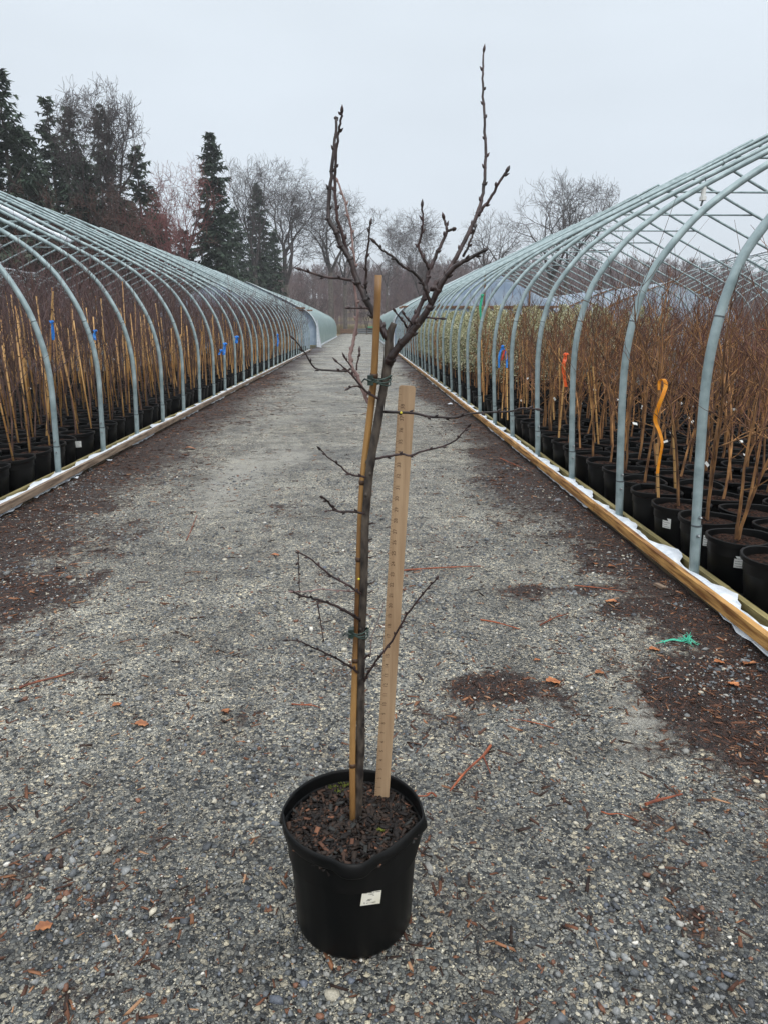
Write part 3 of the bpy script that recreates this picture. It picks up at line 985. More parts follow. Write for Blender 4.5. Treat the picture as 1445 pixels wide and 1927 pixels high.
SH_R = [shrub(100 + i, H=random.uniform(1.45, 1.75), nb=9, nt=3, zlow=.28, spread=.75, multi=1 + (i % 3 == 0), r0=.0105, thick=.95) for i in range(7)]
SH_L = [shrub(200 + i, H=random.uniform(1.95, 2.3), nb=13, nt=4, zlow=.30, spread=.7, r0=.009, whip=.8) for i in range(6)]
FAR_R = [shrub(300 + i, H=random.uniform(1.5, 1.8), nb=6, nt=3, zlow=.25, spread=.8, r0=.012, thick=1.3) for i in range(4)]
FAR_L = [shrub(400 + i, H=random.uniform(2.0, 2.3), nb=10, nt=3, zlow=.28, spread=.85, r0=.009, thick=1.5) for i in range(4)]
R_ST = [a.mesh('stem', M['bark_r'], smooth=True) for a, b in SH_R]
R_TW = [b.mesh('twigs', M['twig_r']) for a, b in SH_R]
L_ST = [a.mesh('stem', M['bark_l'], smooth=True) for a, b in SH_L]
L_TW = [b.mesh('twigs', M['twig_l']) for a, b in SH_L]
rrc = random.Random(5)
canes = [cane_mb(rrc, rrc.uniform(1.2, 1.8)) for i in range(10)]
random.Random(1)
CANES = [c.mesh('bamboo_cane', [M['cane'], M['node']], smooth=True) for c in canes]
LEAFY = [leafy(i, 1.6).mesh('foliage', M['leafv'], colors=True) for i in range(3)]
sr = random.Random(11)


def whole(parts, mats, name):
    m = MB()
    for o_, k in parts: m.join(o_, mat=k)
    return m.mesh(name, mats, smooth=False)


WR = [whole([(potv[i % 4], 0), (soilv[i % 3], 1), (a, 2), (b, 3)], [M['pot'], M['soil'], M['bark_r'], M['twig_r']], 'potted_sapling') for i, (a, b) in enumerate(SH_R)]
WL = []
for i, (a, b) in enumerate(SH_L):
    m = MB(); m.join(potv[i % 4], mat=0); m.join(soilv[i % 3], mat=1); m.join(a, mat=2); m.join(b, mat=3); m.join(canes[i], mat=4)
    WL.append(m.mesh('staked_sapling', [M['pot'], M['soil'], M['bark_l'], M['twig_l'], M['cane']]))

GR, GL, GV = 'unstaked saplings standing in rows in the right hoop house', 'cane-staked saplings standing in rows in the left hoop house', 'variegated shrubs standing among the right hoop house saplings'
LR = 'bare brown unstaked sapling in a black nursery pot'
LL = 'bare dark twigged sapling with a bamboo cane in a black nursery pot'
LV = 'cream and green variegated leafy shrub in a black nursery pot'


def plant_r(x, y, label=None, stick=None, far=False, lo=.9):
    i = sr.randrange(7)
    s = sr.uniform(lo, 1.1)
    if far:
        o_ = link('potted_sapling', WR[i]); o_.location = (x, y, 0); o_.rotation_euler = (0, 0, sr.uniform(0, 6.28)); o_.scale = (1, 1, s)
        return tag(o_, LR, 'potted sapling', GR)
    rt = empty('potted_sapling', (x, y, 0)); tag(rt, label or LR, 'potted sapling', GR)
    p_ = link('pot', sr.choice(POTS), rt); p_.rotation_euler = (0, 0, sr.uniform(0, 6.28))
    link('soil', sr.choice(SOILS), rt).rotation_euler = (0, 0, sr.uniform(0, 6.28))
    a = sr.uniform(0, 6.28)
    for nm, me in (('stem', R_ST[i]), ('twigs', R_TW[i])):
        c = link(nm, me, rt); c.rotation_euler = (0, 0, a); c.scale = (1, 1, s)
    if stick is not None:
        c = link('sticker', STICK, rt); c.rotation_euler = (0, 0, stick)
    if sr.random() < .35:
        c = link('tag', TAGM, rt, (sr.uniform(-.04, .04), sr.uniform(-.06, 0), sr.uniform(.35, .75))); c.rotation_euler = (sr.uniform(-.5, .5), sr.uniform(-.8, .8), sr.uniform(-1, 1))
    return rt


def plant_l(x, y, label=None, stick=None, far=False, cane=True):
    i = sr.randrange(6)
    s = sr.uniform(.86, 1.06)
    if far:
        o_ = link('staked_sapling', WL[i]); o_.location = (x, y, 0); o_.rotation_euler = (0, 0, sr.uniform(0, 6.28)); o_.scale = (1, 1, s)
        return tag(o_, LL, 'potted sapling', GL)
    rt = empty('staked_sapling', (x, y, 0)); tag(rt, label or LL, 'potted sapling', GL)
    link('pot', sr.choice(POTS), rt).rotation_euler = (0, 0, sr.uniform(0, 6.28))
    link('soil', sr.choice(SOILS), rt)
    a = sr.uniform(0, 6.28)
    for nm, me in (('stem', L_ST[i]), ('twigs', L_TW[i])):
        c = link(nm, me, rt); c.rotation_euler = (0, 0, a); c.scale = (1, 1, s)
    c = link('bamboo_cane', sr.choice(CANES), rt); c.rotation_euler = (0, 0, sr.uniform(0, 6.28)); c.scale = (1, 1, sr.uniform(.85, 1.08))
    if stick is not None:
        c = link('sticker', STICK, rt); c.rotation_euler = (0, 0, stick)
    if sr.random() < .12:
        link('tag', TAGM, rt, (sr.uniform(-.04, .04), sr.uniform(-.06, 0), sr.uniform(.4, .9)))
    return rt


def is_varieg(c, y):
    return 11.5 < y < 26 and c <= 8 and math.sin(c * 3.3 + y * .9) > -.8


# right house
front = {0: ('bare brown unstaked sapling whose black pot is cut by the photo edge', None),
         1: ('bare sapling in pot with square white sticker, second from the right edge', -.4),
         2: ('bare sapling in black pot with white sticker just right of the nearest right hoop foot', -.45),
         3: ('bare sapling, white triangle of sticker on its pot left of the nearest right hoop', -.95),
         4: ('bare sapling in black pot with a half seen white sticker turned to the right', .05)}
cand = []
for c in range(23):
    nrow = 0
    y = 2.55 + (.18 if c % 2 else 0)
    while y < 36.2:
        x = 2.07 + .355 * c
        cand.append((c, nrow, x + sr.uniform(-.025, .025), y + sr.uniform(-.03, .03)))
        y += .365; nrow += 1
infr = [q for q in cand if q[3] > q[2] * 1.55]


def score(q):
    return math.hypot(q[2], q[3]) * (1 + .10 * q[0]) + .12 * q[0]


infr.sort(key=score)
vs_, rs_ = [q for q in infr if is_varieg(q[0], q[3])], [q for q in infr if not is_varieg(q[0], q[3])]
near0 = sorted([q for q in rs_ if q[0] == 0], key=lambda q: q[3])[:5]
fi = {id(q): k for k, q in enumerate(near0)}
for k, q in enumerate(rs_[:285]):
    if id(q) in fi:
        lb, stt = front[fi[id(q)]]
        plant_r(q[2], q[3], lb, stt)
    else:
        plant_r(q[2], q[3], far=(q[3] > 9.5 or q[0] > 9), stick=None, lo=.74)
vstem = [a.mesh('stem', M['bark_r']) for a, b in [shrub(500 + i, H=1.6, nb=18, nt=4, zlow=.4, spread=.6, r0=.010) for i in range(2)]]
for q in vs_[:200]:
    rt = empty('variegated_shrub', (q[2], q[3], 0)); tag(rt, LV, 'potted shrub', GV)
    link('pot', sr.choice(POTS), rt); link('soil', sr.choice(SOILS), rt); link('stem', sr.choice(vstem), rt)
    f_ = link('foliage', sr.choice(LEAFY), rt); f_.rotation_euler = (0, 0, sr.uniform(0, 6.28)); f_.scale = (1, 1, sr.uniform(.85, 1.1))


def mass(name, pts, variants, potc, mats, cane=None):
    m = MB()
    lite = MB(); lite.lathe([(.135, 0), (.16, .26), (.17, .265), (.17, .29), (.155, .285)], 8); sl = MB(); sl.lathe([(.001, .27), (.157, .255)], 8)
    for (c, nrow, x, y) in pts:
        a, b = sr.choice(variants); rz = sr.uniform(0, 6.28); s_ = sr.uniform(.85, 1.05)
        m.join(lite, (x, y, 0), mat=0); m.join(sl, (x, y, 0), mat=1)
        m.join(a, (x, y, 0), rz, s_, 2); m.join(b, (x, y, 0), rz, s_, 3)
        if cane: m.join(sr.choice(cane), (x, y, 0), rz, 1, 4)
    return m.build(name, mats)


rest = [q for q in rs_[285:] if (q[0] <= 7 or q[3] < 14 and q[0] < 16)]
rest = [q for q in rest if not (q[0] > 3 and q[3] > 22 and (q[0] + q[1]) % 2)]
o = mass('sapling_mass', rest[:620], FAR_R, potv, [M['pot'], M['soil'], M['bark_r'], M['twig_r']])
tag(o, 'farther bare brown saplings crowded together deep in the right hoop house', 'potted saplings', kind='stuff')
# the block of plants in the second house on the right shows as red twig tops only
far2 = [(0, 0, sr.uniform(12.4, 20), sr.uniform(9, 30)) for k in range(170)]
o = mass('sapling_mass', far2, FAR_R, potv, [M['pot'], M['soil'], M['bark_r'], M['twig_r']])
tag(o, 'red twigged saplings in the second hoop house, seen through the right one', 'potted saplings', kind='stuff')

# left house
cand = []
for c in range(22):
    y = 3.9 + (.18 if c % 2 else 0); nrow = 0
    while y < 39.4:
        x = -3.03 - .36 * c
        cand.append((c, nrow, x + sr.uniform(-.03, .03), y + sr.uniform(-.04, .04)))
        y += .375; nrow += 1
infr = [q for q in cand if q[3] > -q[2] * 1.75]
lscore = lambda q: math.hypot(q[2], q[3]) * (1 + .08 * q[0]) + .1 * q[0]
infr.sort(key=lscore)
near0 = sorted([q for q in infr if q[0] == 0], key=lambda q: q[3])[:8]
lf = {id(near0[1]): ('staked sapling whose black pot carries a white sticker at the left photo edge', .45), id(near0[5]): ('staked sapling in a black pot with white sticker between the first two left hoop feet', .3),
      id(near0[6]): ('staked sapling in a black pot with white sticker beside the second left hoop foot', .4)}
for k, q in enumerate(infr[:290]):
    if id(q) in lf: plant_l(q[2], q[3], *lf[id(q)])
    else: plant_l(q[2], q[3], far=(q[3] > 13 or q[0] > 9))
rest = [q for q in infr[290:] if q[0] <= 8 or (q[3] < 18 and q[0] < 18)]
rest = [q for q in rest if not (q[0] > 3 and q[3] > 24 and (q[0] + q[1]) % 2)]
o = mass('sapling_mass', rest[:760], FAR_L, potv, [M['pot'], M['soil'], M['bark_l'], M['twig_l'], M['cane']], canes)
tag(o, 'farther cane-staked saplings crowded together deep in the left hoop house', 'potted saplings', kind='stuff')
far2 = [(0, 0, sr.uniform(-20, -12.6), sr.uniform(14, 38)) for k in range(170)]
o = mass('sapling_mass', far2, FAR_L, potv, [M['pot'], M['soil'], M['bark_l'], M['twig_l'], M['cane']], canes)
tag(o, 'grey twigged saplings in the second hoop house, seen through the left one', 'potted saplings', kind='stuff')

# ---------------------------------------------------------------- flagging tape ribbons
def ribbon(pts, wd, mat, label, knot=True, name='ribbon', cat='ribbon', group='plastic tapes tied to canes and stems'):
    P = crom(pts, 4)
    o0 = P[0].copy()
    rt = empty(name, o0); tag(rt, label, cat, group)
    vs = []
    for i, p in enumerate(P):
        t = i / (len(P) - 1)
        a = .5 * math.sin(t * 7 + o0.x)
        s = Vector((math.cos(a), math.sin(a), 0)) * wd / 2
        q = p - o0
        n = Vector((-math.sin(a), math.cos(a), 0)) * .0006
        vs += [q - s - n, q + s - n, q + s + n, q - s + n]
    m = MB()
    k = len(P)
    m.add(vs, [(i * 4 + j, i * 4 + (j + 1) % 4, (i + 1) * 4 + (j + 1) % 4, (i + 1) * 4 + j) for i in range(k - 1) for j in range(4)] + [(3, 2, 1, 0), (k * 4 - 4, k * 4 - 3, k * 4 - 2, k * 4 - 1)])
    m.build('tail', mat, rt)
    if knot:
        m = MB(); rr_ = random.Random(3)
        for j in range(7):
            a = rr_.uniform(0, 6.28); pts2 = [Vector((0, 0, 0)), unit(a, R(rr_.uniform(-30, 60))) * wd * .6, unit(a + .8, R(rr_.uniform(-30, 40))) * wd * .8, Vector((0, 0, 0))]
            m.tube(crom(pts2, 3), wd * .15, 5)
        m.build('knot', mat, rt, smooth=True)
    return rt


ribbon([at(98, 606, 7.4), at(100, 620, 7.39), at(101, 640, 7.4)], .03, M['blue'], 'blue tape knotted round a bamboo cane between the first two left hoops, its tail hanging')
q = at(99, 590, 7.45); q2 = at(100, 850, 7.45)
m = MB(); top = at(100, 548, 7.46); bt = at(88, 840, 7.5)
m.tube([bt, bt.lerp(top, .5), top], [.011, .0105, .0095], 8); m.cur = 1
for k in range(1, 9):
    p_ = bt.lerp(top, k / 9); m.tube([p_ - Vector((0, 0, .004)), p_ + Vector((0, 0, .004))], .012, 8)
o = m.build('bamboo_cane', [M['cane'], M['node']]); tag(o, 'thick bright bamboo cane carrying the knotted blue tape', 'cane')
ribbon([at(180, 623, 8.2), at(178, 630, 8.2), at(180, 640, 8.2)], .03, M['blue'], 'blue tape half hidden behind the second left hoop')
ribbon([at(424, 648, 13.6), at(423, 656, 13.6), at(422, 668, 13.6)], .055, M['blue'], 'blue tape showing right beside a far left hoop, upper of a pair')
ribbon([at(417, 660, 13.8), at(412, 668, 13.8)], .045, M['blue'], 'lower blue tape of a pair on the same left hoop house cane')
ribbon([at(446, 635, 15), at(446, 641, 15), at(445, 646, 15)], .06, M['blue'], 'small blue bow of tape just right of a pair of blue tapes')
ribbon([at(523, 630, 23), at(524, 640, 23), at(523, 652, 23)], .05, M['blue'], 'pale blue tape far down the left hoop house')
ribbon([at(945, 652, 9.0), at(939, 668, 9.0), at(938, 692, 9.0)], .028, M['blue'], 'blue tape with long left tail tied beside a red tape in the right hoop house')
ribbon([at(945, 653, 9.0), at(952, 668, 9.02), at(953, 692, 9.0)], .028, M['blue'], 'blue tape with long right tail tied beside a red tape in the right hoop house', knot=False)
ribbon([at(949, 658, 8.96), at(946, 668, 8.96), at(944, 678, 8.96)], .022, M['red'], 'short red tape between two blue tails in the right hoop house', knot=False)
ribbon([at(1064, 668, 6.9), at(1060, 685, 6.88), at(1060, 700, 6.9), at(1064, 728, 6.9)], .036, M['orange'], 'bright orange tape peeking out beside a right hoop')
ribbon([at(1430, 619, 4.6), at(1445, 621, 4.6), at(1456, 618, 4.6)], .012, M['orange'], 'thin orange tape wound on a stem at the right photo edge', knot=False)
ribbon([at(1239, 734, 4.36), at(1240, 719, 4.36), at(1247, 713, 4.35), at(1252, 724, 4.34), at(1246, 745, 4.33), at(1238, 765, 4.34), at(1232, 790, 4.35), at(1240, 812, 4.34), at(1245, 835, 4.33), at(1240, 865, 4.33), at(1236, 891, 4.33)], .024, M['amber'],
       'long amber tape hanging with a twist between the first two right hoops', knot=False)
ribbon([at(907, 556, 11), at(905, 566, 11), at(903, 580, 11), at(905, 605, 11)], .035, M['greent'], 'green tape tied high above the variegated shrubs')
for k, (px, py, Y, ln) in enumerate([(788, 640, 16, 0), ]):
    pass
# canes standing in the right house
CR = []
for k, (px, pt, pb, Y, d) in enumerate([(952, 655, 775, 9.02, 2), (948, 690, 775, 9.2, -4), (905, 640, 745, 11.2, 4), (990, 640, 745, 10, 0), (982, 640, 742, 10.3, 3), (1051, 655, 790, 8, 2), (1045, 660, 792, 8.3, -10), (1032, 655, 780, 8.5, 9), (1063, 690, 775, 7.2, -8), (920, 560, 575, 20, 0),
                                        (1235, 835, 905, 4.5, 2), (1266, 800, 900, 4.9, 3), (1105, 700, 800, 7, 10), (1115, 690, 805, 6.8, 8)]):
    m = MB(); a_, b_ = at(px, pt, Y), at(px + d, pb, Y); b_ = b_ + (b_ - a_).normalized() * max(0, (b_.z - .22)); a_ = a_
    m.tube([b_, a_.lerp(b_, .5), a_], [.009, .0085, .008], 6); m.cur = 1
    for q in range(1, 6):
        p_ = b_.lerp(a_, q / 6); m.tube([p_ - Vector((0, 0, .003)), p_ + Vector((0, 0, .003))], .01, 6)
    o = m.build('bamboo_cane', [M['cane'], M['node']]); tag(o, 'pale bamboo cane standing among the unstaked saplings of the right hoop house', 'cane', 'bamboo canes in the right hoop house')

# ---------------------------------------------------------------- the potted tree in front
POT = Vector((-.026, 1.435, 0))
tree = empty('potted_tree', POT)
tag(tree, 'bare young tree staked in a large black pot in the middle of the path', 'potted tree')
PH, PRM = .292, .163


def rimf(a, z, t):
    k = max(0, (z / PH)) ** 3
    deg = math.degrees(t)
    if deg > 180: deg -= 360
    # soft dent in the front right of the rim, small outward tabs
    dent = math.exp(-(abs(deg + 46) / 29) ** 2.6)
    dent2 = math.exp(-((deg + 125) / 35) ** 2)
    tab = math.exp(-(abs(deg + 89) / 13) ** 4) * .012 + math.exp(-((deg + 6) / 9) ** 2) * .010 + math.exp(-((deg - 176) / 10) ** 2) * .008
    rr_ = a - (dent * .034 + dent2 * .005 + .001) * k
    zz = z - (dent * .022 - .004) * k
    if z > PH * .86:
        rr_ += tab * (1.2 if z < PH * .96 else .5)
        zz -= tab * .5
    facet = .0022 * (abs(math.sin(t * 9)) ** .5 - .6) * (1 - k)
    return rr_ + facet * (a / PRM), zz


m = MB()
b = .138
m.lathe([(.001, .004), (b * .9, .004), (b * .97, .008), (b, .018), (b + .003, .1), (.149, .2), (.1535, .25), (.156, .262), (.163, .264), (.1655, .268), (.1665, .284), (.1645, PH), (.161, PH + .001), (.159, PH - .006), (.157, .26), (.153, .2)], 96, fn=rimf)
potm = m.build('pot', M['pot'], tree, smooth=True)
# sticker on the pot
m = MB()
c = atz(697, 1690, .17)


def pot_pt(px, py, off):
    """point on the pot wall seen at this pixel of the photograph"""
    d = ray(px, py); o_ = Vector((0, 0, CAMH))
    lo, hi = 1.0, 2.2
    t = None
    for k in range(2400):
        s_ = 1.0 + k * .0005
        q_ = o_ + d * s_ - POT
        if 0 < q_.z < .26:
            ra = float(np.interp(q_.z, [.018, .1, .2, .25], [.138, .141, .149, .1535]))
            if math.hypot(q_.x, q_.y) < rimf(ra, q_.z, math.atan2(q_.y, q_.x) % (2 * math.pi))[0] + off: return q_
    return None


cor = [(678, 1705), (715, 1700), (718, 1675), (682, 1680)]
vs = []
for u in range(7):
    for v in range(6):
        a0 = Vector(cor[0]).lerp(Vector(cor[1]), u / 6); a1 = Vector(cor[3]).lerp(Vector(cor[2]), u / 6)
        pq = a0.lerp(a1, v / 5)
        q_ = pot_pt(pq.x, pq.y, .0022)
        vs.append(q_ if q_ else vs[-1])
m.add(vs, [(u * 6 + v, u * 6 + 6 + v, u * 6 + 7 + v, u * 6 + 1 + v) for u in range(6) for v in range(5)])
stk = m.build('sticker', M['paper'], tree, smooth=True)
m = MB()
rs = random.Random(4)
lines = [(.9, .05, .96, 22), (.76, .34, .62, 8), (.66, .58, .66, 2), (.38, .30, .56, 7), (.30, .3, .5, 6)]


def stp(u, v, off=.0032):
    a0 = Vector(cor[0]).lerp(Vector(cor[1]), u); a1 = Vector(cor[3]).lerp(Vector(cor[2]), u)
    pq = a0.lerp(a1, v); return pot_pt(pq.x, pq.y, off)


for v, u0, u1, n in lines:
    for i in range(n):
        ua = u0 + (u1 - u0) * i / n; ub = ua + (u1 - u0) / n * rs.uniform(.5, .8)
        if rs.random() < .12: continue
        m.add([stp(ua, v), stp(ub, v), stp(ub, v + .055), stp(ua, v + .055)], [(0, 1, 2, 3)])
for i in range(34):
    ua = .16 + .62 * i / 34; hb = .14 if (i < 3 or i > 30 or i in (15, 16)) else .09
    if rs.random() < .35: continue
    m.add([stp(ua, .10), stp(ua + .010, .10), stp(ua + .010, .10 + hb), stp(ua, .10 + hb)], [(0, 1, 2, 3)])
m.build('print', M['ink'], stk)
# soil: rough surface plus bark pieces
m = MB(); n = 48; rings = 16; vs = [(0, 0, .256)]
for i in range(1, rings + 1):
    for j in range(n):
        t = 2 * math.pi * j / n
        rr_ = .158 * i / rings
        rx, _ = rimf(.158, PH * .93, t)
        rr_ = min(rx - .001, .158) * i / rings
        x_, y_ = rr_ * math.cos(t), rr_ * math.sin(t)
        z_ = .25 + .008 * mnoise.noise(Vector((x_ * 25, y_ * 25, 1))) + .005 * mnoise.noise(Vector((x_ * 80, y_ * 80, 1))) + .012 * math.exp(-((x_) ** 2 + (y_ - .03) ** 2) / .002) - .012 * math.exp(-((x_ - .02) ** 2 + (y_ + .07) ** 2) / .002)
        vs.append((x_, y_, z_))
fs = [(0, 1 + j, 1 + (j + 1) % n) for j in range(n)] + [(1 + i * n + j, 1 + i * n + n + j, 1 + i * n + n + (j + 1) % n, 1 + i * n + (j + 1) % n) for i in range(rings - 1) for j in range(n)]
m.add(vs, fs)
soilm = m.build('soil', M['soil'], tree, smooth=True)
nchip = 2600
bv, bf = boxv, boxf
th = rng.uniform(0, 2 * math.pi, nchip); rad = .15 * np.sqrt(rng.uniform(0, 1, nchip))
XY = np.column_stack([rad * np.cos(th), rad * np.sin(th)])
ok = ~((XY[:, 0] > .06) & (XY[:, 1] < -.06) & (XY[:, 0] - XY[:, 1] > .18)); XY = XY[ok]; nchip = len(XY)
S = np.exp(rng.normal(-6.0, .45, nchip)).clip(.001, .0055)
st = np.column_stack([rng.uniform(1.5, 4, nchip), np.ones(nchip), rng.uniform(.15, .4, nchip)]) * S[:, None]
V = bv[None] * st[:, None, :]
ax, az = rng.normal(0, .45, nchip), rng.uniform(0, 6.28, nchip)
cx_, sx_ = np.cos(ax)[:, None], np.sin(ax)[:, None]
x_, z_ = V[..., 0] * cx_ - V[..., 2] * sx_, V[..., 0] * sx_ + V[..., 2] * cx_
c_, s_ = np.cos(az)[:, None], np.sin(az)[:, None]
X_, Y_ = x_ * c_ - V[..., 1] * s_, x_ * s_ + V[..., 1] * c_
P = np.stack([X_ + XY[:, 0:1], Y_ + XY[:, 1:2], z_ + .258 + rng.uniform(-.004, .006, (nchip, 1))], -1).reshape(-1, 3)
pal = np.array([(.012, .009, .008), (.03, .02, .015), (.055, .03, .02), (.11, .05, .03), (.2, .09, .05), (.03, .03, .028)])
C = pal[rng.choice(6, nchip, p=[.42, .28, .14, .06, .02, .08])]
o = link('bark_chips', fast_mesh('bark_chips', P, (bf[None] + (np.arange(nchip) * 8)[:, None, None]).reshape(-1, 3), M['chip'], np.repeat(C, 8, 0)), tree)
o['kind'] = 'stuff'
m = MB(); rm = random.Random(8)
for px, py, r_ in ((626, 1483, .012), (647, 1478, .016), (716, 1562, .007), (640, 1490, .008)):
    q_ = atz(px, py, .262) - POT
    for k in range(26):
        m.blob((q_.x + rm.gauss(0, r_ * .5), q_.y + rm.gauss(0, r_ * .4), .262 + rm.uniform(0, r_ * .4)), rm.uniform(.0012, .003), 5)
m.build('moss', M['moss'], tree)

# branches traced as centre lines, each at its own distance from the camera
Y0 = 1.445
PX = 1.09 / 1000


def branch(pts, widths, y0, y1, mat, name='branch', parent=None, buds=True, n=8, bud_side=1, tipbud=True, k=4, seed=None):
    """pts: pixels; widths: px diameters at start and end; y0..y1 distance along the path at start and end"""
    rr_ = random.Random(int(pts[0][0] * 7 + pts[0][1]) if seed is None else seed)
    P = [at(px, py, y0 + (y1 - y0) * i / (len(pts) - 1)) - POT for i, (px, py) in enumerate(pts)]
    C_ = crom(P, k)
    L_ = len(C_)
    rad = []
    for i in range(L_):
        t = i / (L_ - 1)
        w_ = widths[0] + (widths[1] - widths[0]) * t
        rad.append(w_ / 2 * PX * .92 * (1 + .07 * rr_.uniform(-1, 1)))
    C_ = [p_ + Vector((rr_.gauss(0, .0006), rr_.gauss(0, .0012), 0)) for p_ in C_]
    m = MB(); m.tube(C_, rad, n)
    if buds:
        # alternate buds with a swollen node
        tot = 0; nxt = rr_.uniform(.015, .03); side = 1
        for i in range(1, L_):
            tot += (C_[i] - C_[i - 1]).length
            if tot > nxt and i < L_ - 1:
                nxt += rr_.uniform(.022, .042)
                d = (C_[min(i + 1, L_ - 1)] - C_[i - 1]).normalized()
                s_ = Vector((side * d.z, rr_.uniform(-.6, .6), -side * d.x)).normalized(); side = -side
                b0 = C_[i]; r_ = rad[i]
                m.blob(b0, r_ * 1.28, 6, (1, 1, .8))
                bl = rr_.uniform(.006, .010)
                t_ = b0 + s_ * r_ + (s_ * .55 + d).normalized() * bl
                m.tube([b0 + s_ * r_ * .6, b0 + s_ * (r_ + .001) + d * bl * .4, t_], [r_ * .8 + .0006, .0023 + r_ * .15, .0003], 5)
        if tipbud:
            d = (C_[-1] - C_[-2]).normalized(); e_ = C_[-1]; r_ = rad[-1]
            m.tube([e_ - d * .003, e_ + d * .003, e_ + d * .007, e_ + d * .013], [r_, r_ + .0016, r_ + .001, .0003], 6)
    return m.build(name, mat, parent or tree, smooth=True)


B, D, PA = M['bark_main'], M['bark_dark'], M['bark_pale']
# trunk
tp = [(668, 1556), (670, 1530), (674, 1500), (676, 1450), (678.5, 1400), (679, 1330), (680, 1262), (681, 1200), (685, 1100), (687, 1000), (690, 950), (694, 900), (701, 850), (710, 800), (718, 750), (727, 700), (731, 665), (733, 630), (741, 608)]
tw_ = [30, 24, 21, 19.5, 19, 17.5, 16.5, 16, 16, 15.5, 16, 17, 17, 17, 16, 17.5, 19, 16, 11.5]
P = [at(px, py, 1.462 + .0 * i) - POT for i, (px, py) in enumerate(tp)]
Cc = crom(P, 5)
rd = np.interp(np.linspace(0, 1, len(Cc)), np.linspace(0, 1, len(tw_)), tw_) / 2 * PX
# nearer the camera at the top, so the same pixel width is a little thinner wood
rd = rd * np.linspace(1.04, .93, len(rd))
rt_ = random.Random(21)
m = MB(); m.tube(Cc, [r_ * (1 + .05 * rt_.uniform(-1, 1)) for r_ in rd], 14)
for k in range(26):
    i = rt_.randrange(4, len(Cc) - 8); r_ = rd[i]; a = rt_.uniform(0, 6.28)
    m.blob(Cc[i] + Vector((math.cos(a), math.sin(a), 0)) * r_ * .75, r_ * rt_.uniform(.35, .55), 6, (1, 1, 1.4))
for px, py in ((690, 1018), (689, 1280), (692, 1104), (667, 1320), (669, 1335), (690, 988)):
    i = min(range(len(Cc)), key=lambda q: abs((at(px, py, 1.462) - POT).z - Cc[q].z))
    s_ = 1 if px > 685 else -1
    m.tube([Cc[i], Cc[i] + Vector((s_ * .012, 0, .002)), Cc[i] + Vector((s_ * .017, 0, .004))], [.003, .0022, .0015], 6)
m.v = [tuple(v) for v in m.v]
trunk = m.build('trunk', M['bark_trunk'], tree, smooth=True)
YT = 1.462
branch([(731, 640), (713.7, 607.5), (697.6, 580), (681.5, 548), (668.7, 517), (659, 488.5), (643, 463), (631.7, 432), (620.4, 417.7), (618, 392), (623, 344), (626.8, 302), (631, 262), (634, 228), (635, 222)], (14.5, 4.5), YT, YT + .06, D)
branch([(655, 482), (645, 440), (636.5, 414.5), (631, 369.5), (631, 324), (633.3, 286), (638, 247), (642, 222), (644.5, 211)], (7.5, 4), YT + .045, YT + .0, B)
branch([(700, 765), (690, 752), (683, 733), (671.6, 706.6), (661, 686), (660, 668), (664, 648), (669, 624), (673, 595), (672, 570), (668, 545), (668, 520), (667, 495), (664, 462), (660.6, 430.6), (651, 385.6), (643, 360), (636, 341)], (8.5, 3.6), YT + .01, YT + .10, PA)
branch([(712, 750), (692, 739), (677.5, 724), (657, 700), (645, 690), (634, 681)], (5.5, 2.4), YT - .01, YT - .07, B)
branch([(677.5, 726), (666, 727), (655, 731)], (3, 2.6), YT - .035, YT - .06, B)
branch([(659, 694), (652, 698), (621.5, 697), (593.8, 692.7), (577, 668), (565, 652), (553.6, 638)], (4.6, 2.4), YT + .01, YT - .03, D)
branch([(671, 697), (673, 680), (677, 661)], (4.2, 3), YT + .01, YT + .01, B)
branch([(662, 692), (655, 681), (648, 673)], (3.2, 2.2), YT + .01, YT + .0, B)
branch([(689, 552), (688, 535), (689.6, 514), (689, 491.7), (694.4, 453), (696, 422)], (6, 3.4), YT + .02, YT - .01, D)
branch([(669, 528.7), (639.7, 523.9), (617, 522), (588, 514), (567, 507)], (6, 4), YT + .04, YT + .0, B)
branch([(697, 582), (688, 579.7), (678, 580), (659, 579.5)], (4.6, 3.2), YT + .01, YT - .02, B)
# right limb and its shoots
branch([(730, 690), (733, 677), (739.4, 666), (762, 639.6), (784.5, 610.7), (807, 578.6), (823, 546.4), (840.7, 517.4), (861.7, 498), (881, 487), (896, 479), (908, 472)], (19, 5.5), YT, YT - .07, D)
branch([(812, 545), (822, 531), (835, 521), (848.8, 501), (865, 469), (881, 437), (895.4, 408), (905, 378), (910, 347), (913, 305), (912.5, 260), (910, 208.7), (908, 157), (907.7, 125), (909, 97)], (10.5, 3.2), YT - .02, YT + .08, B, n=9)
branch([(899, 406), (906, 394), (916, 381), (927.6, 364), (934, 350), (945, 333), (953, 322)], (6.5, 4.8), YT + .0, YT - .02, B)
branch([(871, 482), (877.7, 470), (883, 456), (887.4, 446.7), (893.8, 428)], (5.5, 3.4), YT - .04, YT - .04, D)
branch([(765, 633), (775, 607.5), (786, 585), (797.3, 556), (801, 533.5), (805.4, 511), (813.4, 495), (823, 472.4), (837.5, 443.5), (840, 431), (837, 419), (834.5, 411)], (11, 4.2), YT - .01, YT + .02, B)
branch([(839, 436), (846, 433), (852.6, 431.5)], (5.5, 5), YT + .015, YT - .005, D)
branch([(806, 506), (801, 494), (794, 482), (787.7, 464.4), (791, 446), (793.5, 430), (795, 414.5), (793.8, 388)], (6, 3.6), YT + .0, YT - .03, B)
branch([(811, 576), (808, 567), (800.5, 546.4), (791, 527), (778, 512.6), (762, 504.6), (750.7, 495), (739.4, 483.7), (720, 470.8), (706, 456)], (7.5, 4), YT - .03, YT - .09, D)
